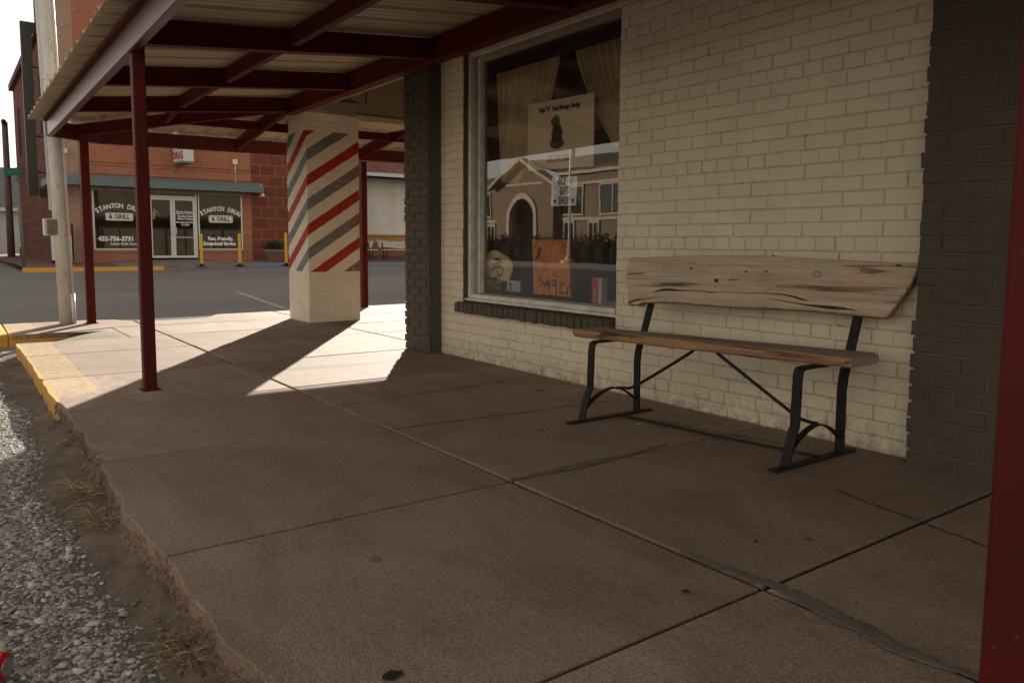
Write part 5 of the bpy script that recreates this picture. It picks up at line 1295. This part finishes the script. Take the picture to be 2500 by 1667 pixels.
# gabled porch with an arched opening
ax, ar, az = 35.35, 1.15, 2.35
arc = [(ax+ar*math.cos(math.pi*k/16), az+ar*math.sin(math.pi*k/16)) for k in range(17)]
pk = (35.25, 5.62)
mb = MB(); yo = MY-.35
out_l = [(37.9, -.2), (37.9, 4.32), pk, (32.6, 4.25), (32.6, -.2)]
inn = [(ax+ar, -.2)]+arc+[(ax-ar, -.2)]
poly = [(37.9, -.2), (37.9, 4.32), pk, (32.6, 4.25), (32.6, -.2), (ax-ar, -.2)]+arc[::-1]+[(ax+ar, -.2)]
mb.prism([(x_, yo, z_) for x_, z_ in poly], (0, .5, 0)); mb.build('porch_gable', M_tan, civ)
mb = MB(); o_ = [(ax+(ar+.30)*math.cos(math.pi*k/16), az+(ar+.30)*math.sin(math.pi*k/16)) for k in range(17)]
i_ = [(ax+(ar-.02)*math.cos(math.pi*k/16), az+(ar-.02)*math.sin(math.pi*k/16)) for k in range(17)]
for k in range(16): mb.prism([(o_[k][0], yo-.08, o_[k][1]), (o_[k+1][0], yo-.08, o_[k+1][1]), (i_[k+1][0], yo-.08, i_[k+1][1]), (i_[k][0], yo-.08, i_[k][1])], (0, .3, 0))
for sx_ in (-1, 1): mb.box((ax+sx_*(ar-.02), yo-.08, 0), (ax+sx_*(ar+.30), yo+.22, az))
mb.build('arch_trim', M_lime, civ)
mb = MB(); mb.bar((38.2, yo-.1, 4.20), (pk[0], yo-.1, 5.66), .5, .16); mb.bar((32.3, yo-.1, 4.15), (pk[0], yo-.1, 5.66), .5, .16); mb.build('gable_coping', M_lime, civ)
mb = MB(); mb.box((33.5, yo-.02, 4.22), (37.0, yo+.1, 4.34)); mb.build('gable_band', M_lime, civ)
mb = MB(); mb.box((31.5, MY+1.4, 0), (38.6, MY+1.5, 4.2)); mb.build('porch_back', M_interior, civ)
mb = MB(); mb.prism([(38, MY-.2, 4.42), (52.2, MY-.2, 4.42), (52.2, MY+3, 5.15), (38, MY+3, 5.15)], (0, .0, .12)); mb.prism([(36, yo, 5.5), (32.9, MY+.4, 4.78), (22.5, MY+.4, 4.78), (22.5, MY+5, 6.1), (36, MY+5, 6.1)], (0, 0, .1)); mb.build('roof', plain('brown_shingle', (.10, .075, .05), .3, 3, .9), civ)
mb = MB(); mb.box((22.7, MY-.08, 4.05), (32.6, MY+.02, 4.2)); mb.box((22.7, MY-.12, 4.62), (32.6, MY+.02, 4.78)); mb.box((37.9, MY-.12, 4.2), (52, MY+.02, 4.4)); mb.box((22.7, MY-.07, 2.15), (32.6, MY+.02, 2.32)); mb.box((37.9, MY-.07, 2.15), (52, MY+.02, 2.32)); mb.build('stone_and_sunlit_band', M_lime, civ)  # lowest bands stand in for a sunlit strip at the shade edge
M_wpane = plain('sky_pane', (.02, .02, .022), .3, 1, .05, .8, bump=0)
for x_, w_, za_, zb2 in ((38.5, .9, .9, 1.95), (40.6, .9, .9, 1.95), (42.6, .9, .9, 1.95), (38.9, 1.0, 2.55, 3.85), (41.3, 1.0, 2.55, 3.85), (43.6, 1.0, 2.55, 3.85), (30.5, 2.1, 2.5, 3.95), (27.6, 1.6, 2.5, 3.95), (24.6, 1.6, 2.5, 3.95), (31.2, .9, .9, 2.0), (29.2, .9, .9, 2.0), (27, .9, .9, 2.0)):
    mb = MB()
    for a, b in (((x_, za_-.1), (x_+w_, za_)), ((x_, zb2), (x_+w_, zb2+.16)), ((x_, za_), (x_+.09, zb2)), ((x_+w_-.09, za_), (x_+w_, zb2)), ((x_+w_*.45, za_), (x_+w_*.45+.07, zb2))): mb.box((a[0], MY-.06, a[1]), (b[0], MY+.01, b[1]))
    f_ = mb.build('window', M_lime, civ)
    mb = MB(); mb.box((x_+.09, MY-.03, za_), (x_+w_-.09, MY-.005, zb2)); mb.build('pane', M_wpane, f_)
hd = MB(); r_ = random.Random(21)  # hedge put in to darken the foot of the mirrored building
for k in range(26):
    x_ = 23.5+k*1.05+r_.uniform(-.2, .2); leaves(hd, (x_, MY-2.0, .72+.1*r_.random()), (.85, .6, .85), 700, .085, 100+k)
for k in range(26): hd.lathe((23.5+k*1.05, MY-2.0, -.1), [(.3, 0), (.5, .3), (.5, .8), (.2, 1.15)], 9, 1)
for k in range(14): hd.tube([(24+k*2, MY-2, -.1), (24+k*2+.1, MY-2, 1.0)], .04, 5)
hg = hd.build('hedge', [plain('hedge_leaf', (.022, .026, .012), .4, 9, .8, .1, bump=0), plain('hedge_core', (.010, .012, .007), .3, 5, .9, .05, bump=0)]); tag(hg, 'clipped dark hedge added in front of the tan building across the main street', 'hedge')
p_ = mv(1393, 338, -24.5); fpz = mv(1393, 336, -24.5)
fl = thing('flagpole', 'tall white flagpole in front of the tan building, reflected in the shop window', 'flagpole', (p_.x, p_.y, 0))
mb = MB(); mb.tube([(p_.x, p_.y, -.1), (p_.x, p_.y, 8.5)], [.055, .035], 12); mb.build('mast', plain('white_mast', (.8, .8, .78), .05, 5, .4), fl, smooth=True)
mb = MB(); mb.lathe((p_.x, p_.y, 8.5), [(.02, 0), (.09, .06), (.09, .12), (.02, .18)], 12); mb.build('finial', plain('gold_ball', (.5, .36, .12), .1, 5, .3, .5, .8), fl)
mb = MB(); mb.lathe((p_.x, p_.y, -.12), [(.35, 0), (.35, .25), (.16, .32), (.12, .5)], 14); mb.build('base', M_lime, fl)
p_ = mv(1399, 350, -36)
tp_ = thing('timber_pole', 'brown timber pole with a crossarm behind the tan building, reflected in the shop window', 'pole', (p_.x, p_.y, 0))
mb = MB(); mb.tube([(p_.x, p_.y, -.2), (p_.x, p_.y, 8.9)], [.17, .12], 12); mb.build('shaft', plain('pole_timber', (.17, .12, .08)), tp_, smooth=True)
za_ = mv(1399, 390, -36).z; mb = MB(); mb.box((p_.x-1.1, p_.y-.16, za_-.06), (p_.x+1.1, p_.y-.04, za_+.06)); mb.build('crossarm', plain('arm_timber', (.14, .10, .07)), tp_)

# ------------------------------------------------------------------ small litter in the gutter and on the slabs
M_straw = NT('dry_straw').set(.8, .2); gg = M_straw.new('ShaderNodeNewGeometry'); M_straw.color(M_straw.ramp(gg.outputs['Random Per Island'], [(0, c4(.10, .06, .03)), (.5, c4(.28, .20, .10)), (1, c4(.50, .40, .24))])); M_straw = M_straw.m
def tuft(px, py, n, spread, ln, seed, label):
    c = hz(px, py, -.115); r = random.Random(seed); mb = MB()
    for _ in range(n):
        a = r.uniform(0, 6.283); q = spread*math.sqrt(r.random()); b = Vector((c[0]+q*1.9*math.cos(a), c[1]+q*math.sin(a)*.75, -.135))
        d = r.uniform(0, 6.283); L = ln*r.uniform(.35, 1.25); h = L*r.uniform(.12, .55); w_ = r.uniform(.0007, .0018); s = Vector((-math.sin(d), math.cos(d), 0))*w_
        k = 5; o = len(mb.v)
        for i in range(k+1):
            t = i/k; p = b+Vector((math.cos(d), math.sin(d), 0))*L*t+Vector((0, 0, .012+h*math.sin(t*2.5)*.55))+Vector((r.gauss(0, .003), r.gauss(0, .003), 0)); ww = 1-.75*t
            mb.v += [tuple(p+s*ww), tuple(p-s*ww), tuple(p+Vector((0, 0, w_*1.2*ww)))]
            if i:
                for a_, b_ in ((0, 1), (1, 2), (2, 0)): mb.f.append((o+3*i-3+a_, o+3*i-3+b_, o+3*i+b_, o+3*i+a_)); mb.mi.append(0)
    return tag(mb.build('dry_grass_tuft', M_straw), label, 'dry grass', 'dead grass tufts along the kerb')
tuft(206, 1196, 190, .06, .15, 1, 'pale spread out tuft of dead grass lying in the gutter by the chipped kerb')
tuft(250, 1260, 200, .055, .12, 2, 'ragged dead grass tuft tight against the crumbling kerb, just nearer than the pale one')
tuft(185, 1080, 150, .05, .09, 3, 'small brown dead grass tuft beside the notch broken out of the kerb')
tuft(440, 1585, 220, .055, .09, 4, 'nearest dead grass tuft with twigs, at the bottom of the picture by the kerb')
tuft(130, 1235, 40, .06, .12, 5, 'few loose dead grass stalks reaching over the grey gravel')
p0, p1 = Vector(hz(198, 1132, -.115)), Vector(hz(189, 1159, -.125))
mb = MB(); mb.tube([p0, p1], .004, 8); tag(mb.build('paper_straw', M_white), 'thin white stick lying in the gutter dirt near the kerb', 'litter')
mb = MB(); a_, b_ = Vector(hz(440, 1565, -.112)), Vector(hz(500, 1650, -.115)); mb.tube(smooth([a_, a_.lerp(b_, .5)+Vector((.004, .004, .004)), b_], 4), [.007]*8+[.009], 8); tag(mb.build('twig', plain('brown_twig', (.10, .055, .03), .4, 40, .9)), 'brown twig lying in the gutter beside the nearest dead grass', 'twig')
c_ = Vector(hz(-40, 1640, -.10)); rc = thing('drink_can', 'bright red drink can lying on the gravel at the lower left edge', 'can', (c_.x, c_.y, -.13))
mb = MB(); ddir = Vector((RT[0], RT[1], 0)).normalized(); c_.z = -.085
pr_ = [(-.058, .024), (-.054, .031), (-.046, .0335), (.046, .0335), (.054, .031), (.058, .024)]
mb.tube([c_+ddir*a for a, _ in pr_], [b for _, b in pr_], 20); mb.build('body', plain('can_red', (.55, .012, .008), .2, 30, .3, .5, .2), rc, smooth=True)
mb = MB(); mb.tube([c_+ddir*.0582, c_+ddir*.0600], .0225, 18); mb.build('lid', plain('can_lid', (.5, .5, .5), .1, 30, .3, .5, .9), rc)
mb = MB(); r_ = random.Random(31); lc = Vector(hz(1316, 950, .006)); mb.prism([lc+Vector((.022*math.cos(k*.7)*(1+.4*r_.random()), .03*math.sin(k*.7)*(1+.4*r_.random()), .004*r_.random())) for k in range(9)], (0, 0, .002)); tag(mb.build('fallen_leaf', plain('ochre_leaf', (.30, .22, .07), .4, 60)), 'small curled ochre leaf on the shaded slab below the window', 'leaf')
for i, (px, py, s_, lb) in enumerate(((1400, 936, .010, 'tiny white paper scrap at the foot of the wall below the window sill'), (1560, 1036, .006, 'tiny white scrap on the floor by the left foot of the bench'))):
    c_ = Vector(hz(px, py, .007)); mb = MB(); mb.prism([c_+Vector((-s_*2.2, 0, 0)), c_+Vector((s_, -s_*.4, .001)), c_+Vector((s_*2, s_*.3, 0)), c_+Vector((-s_, s_*.5, .001))], (0, 0, .001)); tag(mb.build('paper_scrap', M_white), lb, 'litter')
mb = MB(); r_ = random.Random(41)
for _ in range(70):
    px_ = r_.choice([(350, 1500), (300, 1350), (215, 1250), (480, 1610), (180, 1100), (400, 1560)]); c_ = Vector(hz(px_[0]+r_.gauss(0, 28), px_[1]+r_.gauss(0, 40), -.118)); s_ = r_.uniform(.004, .010); a = r_.uniform(0, 6)
    mb.lathe(tuple(c_), [(s_*.6, -s_*.5), (s_, 0), (s_*.5, s_*.5)], 5)
o = mb.build('gutter_pebbles', plain('pebble', (.24, .19, .16), .5, 60, .9)); o['kind'] = 'stuff'
